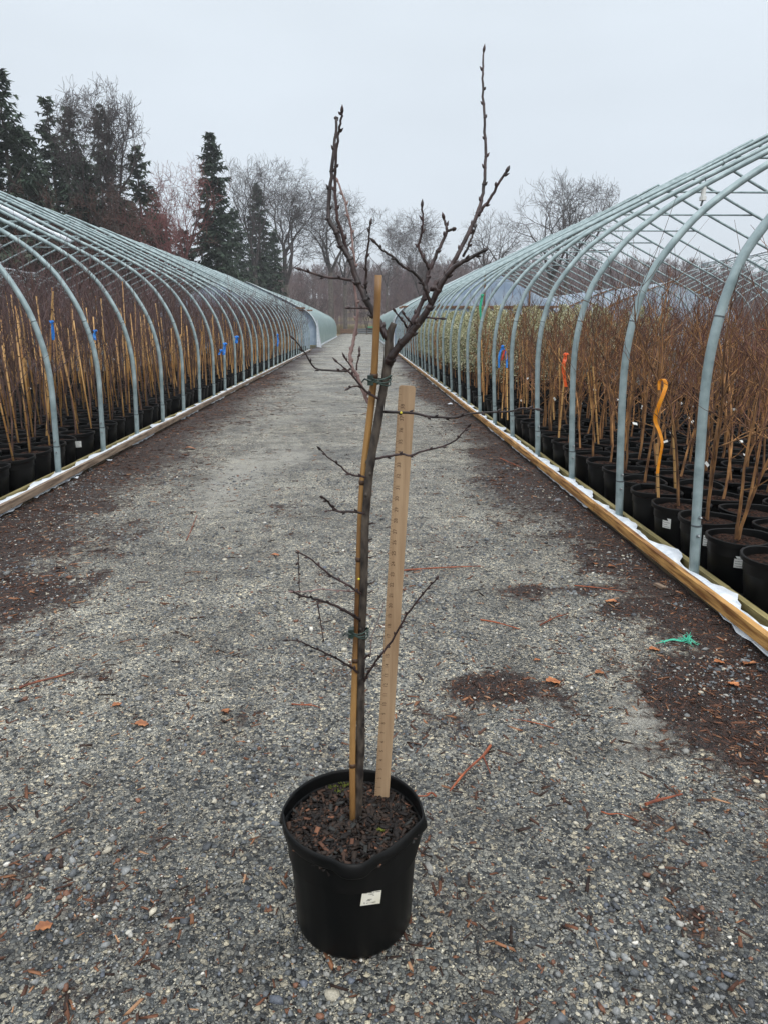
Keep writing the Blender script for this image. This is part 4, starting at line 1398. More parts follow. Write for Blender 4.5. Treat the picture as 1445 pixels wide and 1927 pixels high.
branch([(792, 600), (803.7, 597.8), (818, 599), (830, 599.5)], (4, 3), YT - .02, YT - .05, B)
branch([(766, 618), (756, 602), (743, 586)], (4.4, 3), YT - .01, YT - .05, B)
branch([(779, 612), (769, 603), (760, 591.5)], (4, 3), YT - .01, YT - .04, B)
branch([(733, 690), (742, 672), (752, 655), (760, 645)], (9, 6), YT + .012, YT + .02, PA, buds=False)
# side branches of the trunk
branch([(723, 775), (751.5, 776), (778, 777.6), (804.7, 783.6), (825, 785), (854.4, 785.8), (883.5, 778.5), (927, 775.6), (959, 774), (982, 768.5), (1008, 769.8)], (6, 3.2), YT, YT - .12, D)
branch([(706, 864), (722, 860), (736.7, 857.5), (757.4, 854.6), (772, 857), (795.9, 848.6), (825, 842), (853, 831), (868, 817), (880, 803)], (5.6, 2.6), YT, YT - .10, B)
branch([(690, 899), (683.4, 897), (656.8, 891.5), (639, 875), (621.3, 863.4), (603, 845.5)], (5, 2.6), YT, YT - .05, B)
branch([(688, 966), (680.5, 965.5), (659.8, 962.5), (639, 963), (624, 952), (615, 942), (607.5, 935.5)], (6, 4), YT, YT - .08, D)
branch([(642, 963.5), (628, 960.5), (616, 961)], (3.4, 2.4), YT - .05, YT - .08, B)
branch([(682, 1119), (674.6, 1114), (653.8, 1100), (624, 1084), (600.6, 1064.6), (580, 1048), (562.5, 1040)], (6, 2.8), YT, YT - .08, B)
branch([(562, 1041), (562.7, 1064.6), (563.6, 1094), (563.6, 1131)], (2.8, 1.6), YT - .08, YT - .05, B, tipbud=False)
branch([(676, 1113), (639, 1111.5), (603.6, 1109), (574, 1113.4), (553, 1113.6)], (2.8, 2.4), YT - .005, YT - .10, PA)
branch([(680, 1168), (672, 1162.5), (648, 1147.5), (624, 1137), (597.6, 1128), (574, 1122.5), (553, 1114.2)], (7, 3.8), YT, YT - .10, D)
branch([(597.6, 1133), (602, 1159), (606.5, 1189), (611, 1208)], (3, 1.6), YT - .065, YT - .04, B, tipbud=False)
branch([(678, 1268), (663, 1257), (645, 1246), (618, 1231), (591.7, 1220), (568, 1208), (542, 1203.7)], (6, 2.6), YT, YT - .09, D)
branch([(684, 1284), (692, 1270), (707, 1245), (736.7, 1206.6), (766, 1156), (795.9, 1118), (809, 1101), (821, 1090)], (6.2, 2.6), YT, YT - .16, B)
branch([(684, 1240), (690, 1235), (697, 1230.5)], (5.5, 4), YT - .005, YT - .02, B, tipbud=False)
branch([(697, 1231), (701, 1198), (713, 1165), (722, 1134)], (2, 1.3), YT - .015, YT - .04, PA, buds=False, tipbud=False)
branch([(694, 986), (703, 985), (706.5, 986)], (2.6, 1.8), YT, YT - .02, B, buds=False)
branch([(695, 1050), (702, 1047), (709, 1046)], (2.4, 1.4), YT, YT - .02, B, buds=False)
branch([(693, 1116), (700, 1113), (706, 1117)], (2.4, 1.4), YT, YT - .02, B, buds=False)

# bamboo stake tied to the trunk
sp = [(664, 1542), (664, 1400), (669, 1242), (671.5, 1190), (674, 1124), (679, 976), (684.5, 887), (694.5, 798), (702.7, 724), (707, 650), (712.3, 517.5)]
ydep = [1.450, 1.456, 1.464, 1.468, 1.472, 1.476, 1.478, 1.474, 1.462, 1.45, 1.44]
stake = empty('bamboo_stake', at(664, 1542, 1.442) - POT); stake.parent = tree
so = at(664, 1542, 1.442) - POT
P = [at(a[0], a[1], y) - POT - so for a, y in zip(sp, ydep)]
P[0] = P[0] - Vector((0, 0, .02))
Cc2 = crom(P, 4)
m = MB(); m.tube(Cc2, list(np.interp(np.linspace(0, 1, len(Cc2)), [0, .5, 1], [.0072, .0075, .0070])), 14)
m.build('cane', M['cane_main'], stake, smooth=True)
for py in (1430, 1262, 1062, 905, 715):
    i = min(range(len(Cc2)), key=lambda q: abs(Cc2[q].z - (at(680, py, 1.446) - POT - so).z))
    d = (Cc2[min(i + 1, len(Cc2) - 1)] - Cc2[i - 1]).normalized()
    m = MB(); m.tube([Cc2[i] - d * .005, Cc2[i] - d * .001, Cc2[i] + d * .0015, Cc2[i] + d * .005], [.0080, .0088, .0086, .0080], 14)
    m.build('cane_node', M['node'], stake, smooth=True)
# plastic ties round stake and trunk
for (px, py, rx) in ((716, 716, .02), (677, 1190, .0185)):
    te = empty('plastic_tie', at(px, py, 1.452) - POT); te.parent = tree
    m = MB()
    for k in range(3):
        z = (k - 1) * .006
        m.tube([(rx * math.cos(t) * (1 + .05 * k), .016 * math.sin(t), z + .004 * math.sin(2 * t + k)) for t in np.linspace(0, 2 * math.pi, 20)], .0016, 6)
    m.build('loop', M['tie'], te, smooth=True)
    m = MB(); m.box(-rx - .006, -rx + .006, -.012, .004, -.009, .011); m.tube([(-rx, -.01, 0), (-rx - .012, -.012, .004), (-rx - .018, -.012, -.003)], [.003, .0022, .0014], 6)
    m.build('buckle', M['tie'], te)
m = MB()
for px, py, Y in ((754, 776, 1.445), (675.5, 1088, 1.44)):
    q_ = at(px, py, Y) - POT; m.blob((q_.x, q_.y - .006, q_.z), .0028, 8, (1, .6, 1))
m.build('paint_dot', M['budyellow'], tree, smooth=True)

# ---------------------------------------------------------------- yard stick
r0, r1 = at(718.5, 1497, 1.53), at(766, 725.5, 1.53)
ax_ = (r1 - r0); Lr = ax_.length; ax_.normalize()
rul = empty('yardstick', r0); tag(rul, 'pale wooden yardstick with numbered edge standing upright in the pot', 'ruler')
m = MB(); hw, th_ = .0178, .0022
out = [(-hw, -.02), (hw, -.02)]
for a in np.linspace(0, math.pi / 2, 5): out.append((hw - .006 + .006 * math.cos(a), Lr - .006 + .006 * math.sin(a)))
for a in np.linspace(math.pi / 2, math.pi, 5): out.append((-hw + .006 + .006 * math.cos(a), Lr - .006 + .006 * math.sin(a)))
sx = ax_.cross(Vector((0, 1, 0))).normalized(); sy = Vector((0, 1, 0))
sx = Vector((ax_.z, 0, -ax_.x)).normalized()


def rp_(u, v, w_): return sx * u + ax_ * v + sy * w_


n = len(out)
m.add([rp_(u, v, -th_) for u, v in out] + [rp_(u, v, th_) for u, v in out], [tuple(range(n)), tuple(range(2 * n - 1, n - 1, -1))] + [(i, n + i, n + (i + 1) % n, (i + 1) % n) for i in range(n)])
body = m.build('blade', M['ruler'], rul)
m = MB()
for i in range(1, int(Lr / .00635)):
    v = i * .00635
    ln = .0065 if i % 4 == 0 else (.0045 if i % 2 == 0 else .003)
    m.add([rp_(-hw + .0005, v - .0003, -th_ - .0003), rp_(-hw + ln, v - .0003, -th_ - .0003), rp_(-hw + ln, v + .0003, -th_ - .0003), rp_(-hw + .0005, v + .0003, -th_ - .0003)], [(0, 1, 2, 3)])
m.build('scale_marks', M['inkr'], body)
allv, allf = [], []
for i in range(1, int(Lr / .0254)):
    cu = bpy.data.curves.new('digits', 'FONT'); cu.body = str(i); cu.size = .0115; cu.align_x = 'CENTER'; cu.align_y = 'CENTER'; cu.resolution_u = 2
    ob = bpy.data.objects.new('digits', cu); col.objects.link(ob)
    dg = bpy.context.evaluated_depsgraph_get(); me = ob.evaluated_get(dg).to_mesh()
    o_ = len(allv)
    for v in me.vertices:
        # digits read along the stick
        u2, v2 = -v.co.y, v.co.x
        allv.append(rp_(-hw + .0105 + u2, i * .0254 + v2, -th_ - .0004))
    for f in me.polygons: allf.append(tuple(o_ + k for k in f.vertices))
    ob.evaluated_get(dg).to_mesh_clear(); bpy.data.objects.remove(ob); bpy.data.curves.remove(cu)
m = MB(); m.add(allv, allf); m.build('numbers', M['inkr'], body)

# ---------------------------------------------------------------- things lying on the path
def fallen(px0, py0, px1, py1, r_, label, mat=None, fork=False):
    a, b2 = atz(px0, py0), atz(px1, py1)
    a.z = gz(a.x, a.y) + r_ + .003; b2.z = gz(b2.x, b2.y) + r_ + .003
    rt = random.Random(int(px0)); mid = [a.lerp(b2, t) + Vector((rt.gauss(0, .006), rt.gauss(0, .006), rt.uniform(0, .006))) for t in (.3, .6)]
    P = crom([a, mid[0], mid[1], b2], 3)
    o0 = a.copy(); m = MB()
    m.tube([p_ - o0 for p_ in P], [r_ * (1.1 - .6 * i / len(P)) * (1 + .15 * rt.uniform(-1, 1)) for i in range(len(P))], 6)
    if fork:
        d = (b2 - a) * .3; m.tube([mid[0] - o0, mid[0] - o0 + Vector((d.x - d.y * .8, d.y + d.x * .5, 0))], [r_ * .7, r_ * .3], 5)
    o = m.build('fallen_twig', mat or M['twigd']); o.location = o0
    return tag(o, label, 'twig', 'twigs lying on the gravel path')


fallen(922, 1409, 846, 1496, .005, 'thick reddish twig lying on gravel right of the big pot', fork=True)
fallen(760, 1075, 904, 1067, .0045, 'straight reddish twig lying behind the yardstick')
fallen(1015, 1180, 1068, 1160, .004, 'dark bent twig lying beside the bark patch on the right', fork=True)
fallen(903, 1170, 978, 1188, .004, 'thin dark twig lying left of the round bark patch on the right')
fallen(940, 865, 996, 893, .005, 'pale straight stick lying near the right timber edge')
fallen(1213, 1520, 1282, 1500, .005, 'forked brown twig lying at the lower right of the path', fork=True)
fallen(38, 1300, 140, 1272, .005, 'long dark red twig lying on the left side of the path')
fallen(1040, 1375, 960, 1358, .002, 'hair thin twig near the bark patch')
fallen(820, 1505, 786, 1502, .003, 'short orange twig touching the gravel beside the pot rim', fork=True)
fallen(352, 1018, 372, 972, .004, 'short red twig on the pale wheel track')
fallen(550, 1330, 604, 1338, .003, 'orange splinter lying left of the bamboo stake', fork=True)
fallen(1130, 1530, 1200, 1548, .002, 'fine dark twig lying low on the right of the path')
fallen(1080, 1105, 1180, 1120, .003, 'dark twig lying across the upper right bark patch')


def leaf(px, py, s, label, rz, mat=None, curl=.25):
    q_ = atz(px, py); q_.z = gz(q_.x, q_.y) + .007
    m = MB(); n = 9; vs = []
    for i in range(n):
        t = i / (n - 1); wv = math.sin(math.pi * min(1, t * 1.02)) ** .7 * .36 * (1 + .3 * math.sin(t * 19)) + .01
        for j, sgn_ in enumerate((-1, 0, 1)):
            vs.append(((t - .5) * s, sgn_ * wv * s, s * curl * (abs(sgn_) * .45 * (1 - t * .5) + .3 * math.sin(t * 5))))
    fs = [(i * 3 + j, i * 3 + j + 1, i * 3 + 4 + j, i * 3 + 3 + j) for i in range(n - 1) for j in range(2)]
    m.add(vs, fs); m.add([(a, b_, c_ - .0012) for a, b_, c_ in vs], [f[::-1] for f in fs])
    m.tube([(-.5 * s, 0, .002), (-.75 * s, .04 * s, .004)], .0012, 5)
    o = m.build('dry_leaf', mat or M['leaf'], smooth=True); o.location = q_; o.rotation_euler = (0, 0, rz)
    return tag(o, label, 'leaf', 'dry leaves lying on the gravel path')


for px, py, s, lb, rz in [(1352, 1250, .05, 'pale curled leaf on dark litter right of the teal twine', .2), (1403, 1250, .045, 'orange brown leaf nearest the right timber edge, right of the teal twine', .8), (1377, 1300, .05, 'pale torn leaf below the two leaves by the teal twine', 1.9),
                          (1230, 1228, .05, 'dusty pink leaf left of the teal twine', .1), (1127, 1270, .045, 'rust coloured leaf lying alone below the twine', .4), (1040, 1288, .065, 'brown curled leaf on the right end of the round bark patch', .15),
                          (1150, 1070, .05, 'pale brown leaf beside an orange one on the upper right litter', .3), (1120, 1065, .045, 'orange leaf left of a pale brown one on the upper right litter', 1.2), (1148, 1138, .06, 'leaf with long shape lying on the right litter streak', 2.5),
                          (360, 847, .12, 'large rust red leaf lying near the left litter edge', .2), (268, 1367, .05, 'bright orange bark flake beside a small white stone', .1), (222, 1330, .04, 'orange flake standing above the bright orange one', .9),
                          (855, 800, .07, 'tan leaf lying close to the right timber edge, far along', .3), (1010, 1245, .03, 'small amber leaf beside the dark twig', .5), (85, 1752, .04, 'brown leaf lying at the lower left of the path', .6), (425, 1345, .04, 'rust flake left of the bamboo stake foot', 2.2),
                          (1415, 1250, .03, 'small brown leaf touching the orange one by the timber edge', 2.8), (520, 1048, .045, 'small orange flake on the path left of the tree', .1)]:
    leaf(px, py, s, lb, rz)


def rock(px, py, s, label, color, name='stone'):
    q_ = atz(px, py); q_.z = s * .3
    m = MB(); v, f = icosa(); rr_ = random.Random(int(px))
    v = v * np.array([s, s * .8, s * .6]) * (1 + .15 * rng.normal(0, 1, (12, 1)))
    m.add([tuple(a) for a in v], [tuple(int(k) for k in a) for a in f])
    m.cc = color; m.c = [color] * len(m.v)
    o = m.build(name, M['stonec'], colors=True); o.location = q_
    md = o.modifiers.new('round', 'SUBSURF'); md.levels = md.render_levels = 2
    return tag(o, label, 'stone', 'larger stones on the path')


rock(1049, 944, .038, 'fist sized grey stone lying against the litter by the right timber edge', (.15, .15, .16))
rock(1268, 1159, .017, 'grey stone near the foot of the right timber edge', (.2, .2, .2))
rock(1423, 1473, .014, 'pale cream stone at the lower right photo edge', (.55, .48, .34))
rock(469, 1456, .013, 'cream stone lying left of the pot', (.55, .49, .38))
rock(245, 1758, .013, 'whitish stone lying at the lower left of the path', (.5, .48, .42))
rock(281, 1375, .011, 'white stone beside the bright orange bark flake', (.6, .58, .52))
rock(1150, 1150, .015, 'white stone below the right litter streak', (.5, .49, .45))
rock(176, 1858, .012, 'yellowish stone at the bottom left of the photo', (.5, .44, .32))
q_ = atz(1240, 1110); m = MB(); m.box(-.02, .02, -.03, .03, 0, .012); o = m.build('wood_offcut', M['timber_grey']); o.location = (q_.x, q_.y, gz(q_.x, q_.y) + .002); o.rotation_euler = (.1, .15, .5); tag(o, 'small square wood offcut lying beside the right timber edge', 'wood offcut')

# tangle of teal twine
q_ = atz(1292, 1212); tw_r = empty('twine_tangle', (q_.x, q_.y, gz(q_.x, q_.y) + .006)); tag(tw_r, 'frayed tangle of teal twine lying on dark litter at the right', 'twine')
m = MB(); rr_ = random.Random(31)
for k in range(46):
    a = rr_.uniform(0, 6.28); L_ = rr_.uniform(.02, .055)
    p0 = Vector((rr_.gauss(0, .006), rr_.gauss(0, .006), rr_.uniform(.004, .02)))
    pts = [p0]
    d = unit(a, R(rr_.uniform(-5, 35)))
    for s_ in range(4):
        d = (d + Vector((rr_.gauss(0, .4), rr_.gauss(0, .4), rr_.gauss(-.08, .2)))).normalized()
        nx = pts[-1] + d * L_ / 4; nx.z = max(.001, nx.z); pts.append(nx)
    m.tube(crom(pts, 2), .0009, 4)
m.build('tangle', M['twine'], tw_r)
m = MB()
for k in range(6):
    m.tube(crom([(0, 0, .01), (-.03, .004 * k - .008, .008), (-.06, .012 + .003 * k, .006), (-.085 - .004 * k, .01 + .008 * math.sin(k), .003), (-.11 - .008 * k * (k % 2), .02 * math.sin(k * 2), .002)], 4), .0009, 4)
m.build('loose_end', M['twine'], tw_r)
# bits of white film and paper
for px, py, s, lb in ((845, 762, .05, 'crumpled grey plastic sleeve lying on the path near the right timber edge'), (819, 724, .09, 'torn white film scrap caught on the right timber edge, far along'), (206, 870, .03, 'small white film scrap below the left timber edge'), (142, 903, .035, 'white loop of film hanging off the left timber edge')):
    q_ = atz(px, py); m = MB(); rr_ = random.Random(px); vs = []
    for i in range(5):
        for j in range(5):
            vs.append(((i / 4 - .5) * s * 2, (j / 4 - .5) * s * 1.4, .006 + s * .35 * abs(rr_.gauss(0, .6))))
    fs = [(i * 5 + j, i * 5 + j + 1, i * 5 + 6 + j, i * 5 + 5 + j) for i in range(4) for j in range(4)]
    m.add(vs, fs); m.add([(a, b_, c_ - .0015) for a, b_, c_ in vs], [f[::-1] for f in fs])
    o = m.build('film_scrap', M['film'], smooth=True); o.location = (q_.x, q_.y, gz(q_.x, q_.y) + .002); tag(o, lb, 'film scrap', 'scraps of plastic film')

# ---------------------------------------------------------------- background trees
def conifer(px, ptop, Y, wpx, seed, label, dens=1.0, open_=.0, low=.06):
    rr_ = random.Random(seed)
    tp_ = at(px, ptop, Y); H = tp_.z; rad = wpx / 2 / FPX * Y
    rt = empty('conifer', (tp_.x, Y, 0)); tag(rt, label, 'conifer', 'conifers behind the left hoop houses')
    m = MB(); m.tube([(0, 0, 0), (.05, 0, H * .5), (0, 0, H * .985)], [H * .017, H * .01, .02], 7); m.build('trunk', M['tbark'], rt)
    m = MB(); lv = int(H * 3.4 * dens)
    for i in range(lv):
        t0 = i / lv
        nb = 9 if t0 < .8 else 6
        for b_ in range(nb):
            if rr_.random() < open_: continue
            t = min(.995, max(0, t0 + rr_.uniform(-.03, .03))); z = H * (low + (1 - low) * t)
            pr = (1 - t) ** .62 * (1 + .14 * math.sin(t * 17 + seed)) * .95
            a = b_ * 2 * math.pi / nb + i * 1.1 + rr_.uniform(-.5, .5)
            L_ = rad * pr * rr_.uniform(.35, 1.0) * (1.35 if rr_.random() < .16 else 1) + .1
            n_ = max(3, int(L_ / .22)); el = -.05 + .4 * t + rr_.uniform(-.3, .3)
            p_ = Vector((0, 0, z)); d = unit(a, el)
            shade = rr_.uniform(.5, 1.45)
            for s_ in range(n_):
                f = s_ / n_
                d = (d + Vector((0, 0, -.10 if f < .6 else .10))).normalized(); p_ = p_ + d * L_ / n_
                if f < .12 and t < .7: continue
                side = d.cross(Vector((0, 0, 1))).normalized()
                wd = .46 * (1.15 - f) * min(1, L_ / 1.6) + .16
                m.cc = (shade, shade * rr_.uniform(.92, 1.1), shade * rr_.uniform(.8, 1.05))
                for sg in (-1, 1):
                    for q in range(2):
                        tip = p_ + side * sg * wd * rr_.uniform(.6, 1.2) + d * rr_.uniform(0, .35) + Vector((0, 0, -rr_.uniform(-.08, .40)))
                        w2 = d * .10 + Vector((0, 0, rr_.uniform(-.07, .07)))
                        m.add([p_ - w2, p_ + w2, tip], [(0, 1, 2)])
                tip = p_ + d * .34; m.add([p_ - side * .05, p_ + side * .05, tip + Vector((0, 0, rr_.uniform(-.1, .1)))], [(0, 1, 2)])
    m.build('crown', M['needle'], rt, colors=True)


def bare_tree(px, ptop, Y, wpx, seed, label, mats=('tbark', 'ttwig'), forks=3, r0=None, depth=5, base=None, fork_at=.3, up=.10, tw=1.0, lean=0, group='bare trees standing beyond the hoop houses', name='bare_tree', fine=1.0):
    rr_ = random.Random(seed)
    tp_ = at(px, ptop, Y); H = tp_.z; rad = wpx / 2 / FPX * Y
    bx = at(base, 600, Y).x if base else tp_.x
    r0 = r0 or H * .019
    tr, cr_ = MB(), MB()
    ends = []
    cx_ = tp_.x - bx

    def grow(p_, d, L_, r_, dp, mb):
        k = 4
        pts = [p_]; dd = d
        for i in range(k):
            dd = (dd + Vector((rr_.gauss(0, .12 + .04 * (depth - dp)), rr_.gauss(0, .12), rr_.gauss(0, .08) + up * (dp / depth) ** 1.5))).normalized()
            # keep within the crown
            hx, hy = p_.x - cx_ * min(1, p_.z / H * 1.2), p_.y
            if math.hypot(hx, hy) > rad * .95: dd = (dd + Vector((-hx, -hy, 0)).normalized() * .15).normalized()
            p_ = p_ + dd * L_ / k; pts.append(p_)
        r_end = r_ * .62
        mb.tube(pts, [max(.0125, r_ + (r_end - r_) * i / k) for i in range(k + 1)], 7 if dp == depth else (5 if dp > depth - 2 else 3), cap=False)
        if dp == 0: return
        nk = 2 if rr_.random() < .5 else 3
        a0 = rr_.uniform(0, 6.28)
        for i in range(nk):
            ang = R(rr_.uniform(16, 42)); az = a0 + i * 2 * math.pi / nk + rr_.uniform(-.4, .4)
            u = dd.orthogonal().normalized(); v = dd.cross(u)
            nd = (dd * math.cos(ang) + (u * math.cos(az) + v * math.sin(az)) * math.sin(ang)).normalized()
            grow(pts[-1], nd, L_ * rr_.uniform(.66, .86), r_end * rr_.uniform(.78, .96), dp - 1, cr_)
        for i in range(2 if dp > 1 else 3):
            k_ = rr_.randint(1, 3); az = rr_.uniform(0, 6.28); ang = R(rr_.uniform(35, 65))
            u = dd.orthogonal().normalized(); v = dd.cross(u)
            nd = (dd * math.cos(ang) + (u * math.cos(az) + v * math.sin(az)) * math.sin(ang)).normalized()
            grow(pts[k_], nd, L_ * rr_.uniform(.4, .65), r_end * .5, max(0, dp - 2), cr_)
    tl = H * fork_at
    top = Vector((lean * tl, 0, tl))
    tr.tube([(0, 0, -.1), (lean * tl * .4, 0, tl * .5), top], [r0 * 1.25, r0, r0 * .88], 8, cap=False)
    s = sum(.76 ** i for i in range(depth + 1))
    L0 = (H - tl) / s * 1.12
    for i in range(forks):
        az = i * 2 * math.pi / forks + rr_.uniform(-.5, .5)
        sp = rad / (H - tl) * 1.0
        d = Vector((math.cos(az) * sp + cx_ / H * .8, math.sin(az) * sp, 1)).normalized()
        grow(top, d, L0 * rr_.uniform(.85, 1.1), r0 * .68, depth, cr_)
    for v in (cr_,):
        zs = sorted(q[2] for q in v.v); zt = zs[-max(1, len(zs) // 900)]
        f = (H - tl) / max(.1, zt - tl)
        f2 = 1.0
        xs_ = sorted(abs(q[0] - cx_ * q[2] / H) for q in v.v); xt = xs_[int(len(xs_) * .975)]
        f2 = min(2.2, max(.5, rad / max(.1, xt)))
        v.v = [(q[0] * (f2) if q[2] > tl else q[0], q[1] * f2, tl + (q[2] - tl) * f if q[2] > tl else q[2]) for q in v.v]
    rt = empty(name, (bx, Y, 0)); tag(rt, label, 'tree', group)
    tr.build('trunk', M[mats[0]], rt, smooth=True); cr_.build('crown', M[mats[1]], rt)
    return rt


conifer(-8, 120, 46, 210, 1, 'tall dark conifer cut by the left photo edge', open_=.12)
conifer(86, 180, 56, 165, 2, 'tall conifer left of the twin topped bare tree', open_=.15)
conifer(126, 200, 60, 140, 3, 'conifer standing close behind the left bare tree, slightly lower than its neighbour', open_=.2)
conifer(40, 240, 50, 170, 11, 'lower conifer filling the gap at the left edge', open_=.1)
conifer(188, 198, 58, 120, 4, 'narrow conifer showing through the crown of the twin topped bare tree', open_=.25)
conifer(255, 272, 56, 115, 5, 'ragged narrow conifer right of the twin topped bare tree', open_=.25)
conifer(395, 248, 62, 132, 6, 'tall full dark green conifer standing alone above the left hoop house', dens=1.3)
conifer(484, 345, 88, 105, 7, 'smaller dark conifer right of the tallest green one', dens=1.2, open_=.08)
conifer(155, 300, 52, 190, 12, 'broad dark conifer low behind the twin topped bare tree')
conifer(300, 400, 60, 130, 13, 'low dark conifer behind the red twigged tree')
conifer(440, 390, 84, 110, 14, 'low dark conifer between the two green ones')
conifer(232, 370, 54, 150, 15, 'low dark conifer just above the left hoop house roof')
conifer(70, 320, 49, 150, 17, 'dark conifer low behind the brown bare tree near the left edge')
conifer(345, 430, 62, 90, 18, 'small dark conifer filling the gap left of the tallest green one')
conifer(285, 350, 66, 90, 19, 'thin dark conifer behind the reddish brown bare tree', open_=.2)
conifer(515, 430, 90, 66, 16, 'short conifer at the right end of the conifer group')
bare_tree(172, 150, 50, 130, 21, 'bare tree with wide fanned crown rising above the conifers', base=222, forks=2, depth=6, fork_at=.42, lean=-.12, r0=.15)
bare_tree(250, 172, 51, 70, 22, 'slender leaning bare tree beside the fanned one, with a knotted top', base=222, forks=2, depth=5, fork_at=.5, lean=.05)
bare_tree(325, 300, 57, 120, 23, 'red twigged bare tree left of the tallest green conifer', mats=('tbark', 'tredtwig'), depth=5, fork_at=.3)
bare_tree(270, 375, 52, 130, 24, 'reddish brown bare tree in front of the conifers', mats=('tbark', 'tredtwig'), depth=5, fork_at=.25)
bare_tree(150, 345, 48, 190, 25, 'dense brown bare tree masking the dark conifers', mats=('tbark', 'tbrowntwig'), depth=6, fork_at=.25)
bare_tree(45, 330, 46, 130, 26, 'dense brown bare tree near the left photo edge', mats=('tbark', 'tbrowntwig'), depth=5, fork_at=.25)
bare_tree(470, 288, 86, 90, 27, 'thin pale bare tree between the two green conifers', depth=5, fork_at=.35, up=.16)
bare_tree(545, 300, 93, 165, 28, 'tall vase shaped bare tree right of the conifers', depth=6, fork_at=.3, base=541, forks=3, up=.14)
bare_tree(628, 345, 110, 150, 29, 'bare tree with a thick straight trunk at the end of the path', depth=6, fork_at=.42, forks=3, base=624)
bare_tree(648, 420, 112, 80, 30, 'slimmer bare tree just right of the thick trunked one', depth=4, fork_at=.45)
bare_tree(728, 402, 112, 90, 31, 'thin bare tree seen above the top of the bamboo stake', depth=5, fork_at=.4, forks=2, r0=.15)
bare_tree(792, 390, 116, 120, 32, 'fine twigged bare tree behind the middle shoots of the potted tree', depth=6, fork_at=.3, r0=.2)
bare_tree(930, 395, 108, 110, 33, 'bare tree left of the big spreading one, above the right hoop house', depth=5, fork_at=.4)
bare_tree(1025, 322, 82, 190, 34, 'big spreading bare tree above the right hoop house, left trunk of two', depth=5, fork_at=.36, base=1032, forks=4, up=.03, r0=.32)
bare_tree(1092, 342, 84, 130, 35, 'bare tree right beside the big spreading one above the right hoop house', depth=5, fork_at=.42, base=1060, forks=3, up=.05, r0=.26)
bare_tree(595, 560, 96, 40, 36, 'small low bare shrub tree at the end of the path', depth=4, fork_at=.15, up=.02)
bare_tree(690, 545, 104, 50, 37, 'brushy low bare tree right of the path end', depth=4, fork_at=.1, up=.02)

# woods on the far hill: one mass
wv = MB(); rr_ = random.Random(77)
tmpl = []
for k in range(7):
    t_ = MB(); r2 = random.Random(900 + k)
    t_.tube([(0, 0, -1), (r2.uniform(-.3, .3), 0, 5), (r2.uniform(-.6, .6), 0, 11)], [.11, .08, .03], 3, cap=False)
    for b_ in range(26):
        z = r2.uniform(2.5, 10.5); d = unit(r2.uniform(0, 6.28), R(r2.uniform(25, 70))); L_ = (12.5 - z) * r2.uniform(.2, .42) + .6
        p0 = Vector((0, 0, z)); p1 = p0 + d * L_
        t_.tube([p0, p1], [.055, .02], 3, cap=False)
        for q in range(9):
            a_ = p0.lerp(p1, r2.uniform(.3, 1)); e_ = a_ + unit(r2.uniform(0, 6.28), R(r2.uniform(10, 80))) * r2.uniform(.6, 1.5)
            s_ = Vector((.035, .02, 0)); t_.add([a_ - s_, a_ + s_, e_], [(0, 1, 2)])
    tmpl.append(t_)
arrs = [(np.array(t_.v), np.array([f if len(f) == 3 else f for f in t_.f], dtype=object)) for t_ in tmpl]
tri = []
for t_ in tmpl:
    fs = []
    for f in t_.f:
        if len(f) == 3: fs.append(f)
        else: fs.append((f[0], f[1], f[2])); fs.append((f[0], f[2], f[3]))
    tri.append((np.array(t_.v, float), np.array(fs)))
VV, FF, CC = [], [], []; off = 0
for k in range(2600):
    y = 128 + 95 * rr_.random() ** .8; x = rr_.uniform(-60 - y * .25, 40 + y * .68)
    v, f = tri[k % 7]; s = rr_.uniform(.6, .95) * (.6 if y < 140 else 1); a = rr_.uniform(0, 6.28)
    c_, s_ = math.cos(a) * s, math.sin(a) * s
    VV.append(np.column_stack([v[:, 0] * c_ - v[:, 1] * s_ + x, v[:, 0] * s_ + v[:, 1] * c_ + y, v[:, 2] * s + hillz(x, y)]))
    FF.append(f + off); off += len(v)
    tnt = rr_.uniform(.7, 1.2); CC.append(np.tile([tnt, tnt * rr_.uniform(.9, 1.02), tnt * rr_.uniform(.88, 1.02)], (len(v), 1)))
o = link('woods', fast_mesh('woods', np.concatenate(VV), np.concatenate(FF), M['woods'], np.concatenate(CC)))
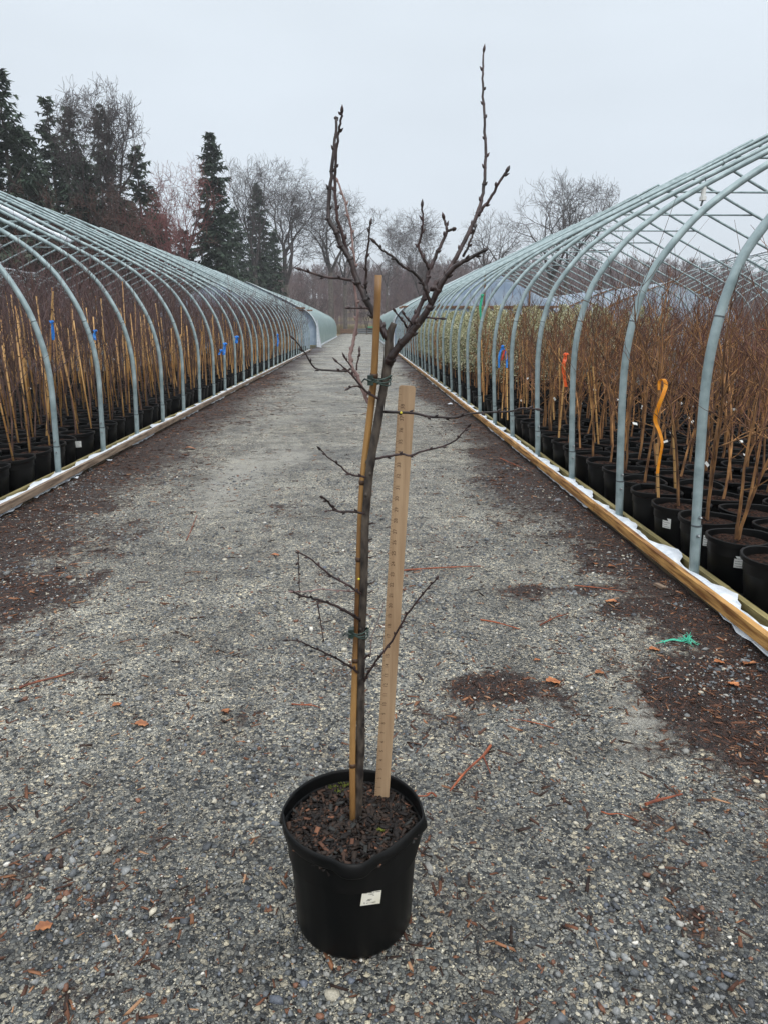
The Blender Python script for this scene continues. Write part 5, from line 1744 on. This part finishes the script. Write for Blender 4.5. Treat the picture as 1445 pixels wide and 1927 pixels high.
tag(o, 'leafless brown woods covering the low hill beyond the nursery', 'woods', kind='stuff')
hg = grid_obj('hill', np.linspace(-300, 400, 60), np.linspace(126, 330, 50), lambda x, y: hillz(x, y) + .05, M['hill'])
tag(hg, kind='structure')

# low timber barrier and brush at the end of the path
br = empty('timber_barrier', (-2.9, 108, 0)); tag(br, 'low brown plank barrier closing the far end of the path', 'barrier')
m = MB(); m.box(0, 6.2, 0, .08, .15, .75); m.build('plank', M['stud'], br)
m = MB()
for x in (0.1, 2, 4, 6): m.box(x, x + .12, .085, .2, 0, .95)
m.build('post', M['stud'], br)
lg = empty('pole_stack', (.1, 106.5, 0)); tag(lg, 'dark stack of poles under a green tarp strip, far end of the path', 'pole stack')
m = MB()
for k in range(9): m.tube([(-.5 + .1 * (k % 3), .1 * k, .2 + .25 * (k // 3)), (3.1, .1 * k + .05, .25 + .25 * (k // 3))], .11, 6)
m.build('poles', M['joint'], lg)
m = MB(); m.box(.9, 3.2, -.05, .9, .96, 1.08); m.build('tarp', M['greent'], lg)
gr = MB(); rg = random.Random(6)
for k in range(5000):
    x, y = rg.uniform(-14, 22), rg.uniform(112, 130); h = rg.uniform(.3, 1.6)
    gr.add([(x - .05, y, 0), (x + .05, y, 0), (x + rg.gauss(0, .3), y, h)], [(0, 1, 2)])
o = gr.build('dry_brush', M['field']); tag(o, 'tan dry brush and grass beyond the end of the path', 'brush', kind='stuff')

# ---------------------------------------------------------------- damp air
hz = MB(); hz.box(-330, 430, -45, 712, -1.5, 40)
hm_ = bpy.data.materials.new('damp air'); hm_.use_nodes = True
ht = hm_.node_tree; ht.nodes.remove(ht.nodes['Principled BSDF'])
pv = ht.nodes.new('ShaderNodeVolumePrincipled'); pv.inputs['Color'].default_value = (.93, .95, .98, 1); pv.inputs['Density'].default_value = .0008; pv.inputs['Anisotropy'].default_value = .2
ht.links.new(pv.outputs[0], ht.nodes['Material Output'].inputs['Volume'])
o = hz.build('haze', hm_); tag(o, 'thin damp haze in the air over the nursery', 'haze', kind='stuff')
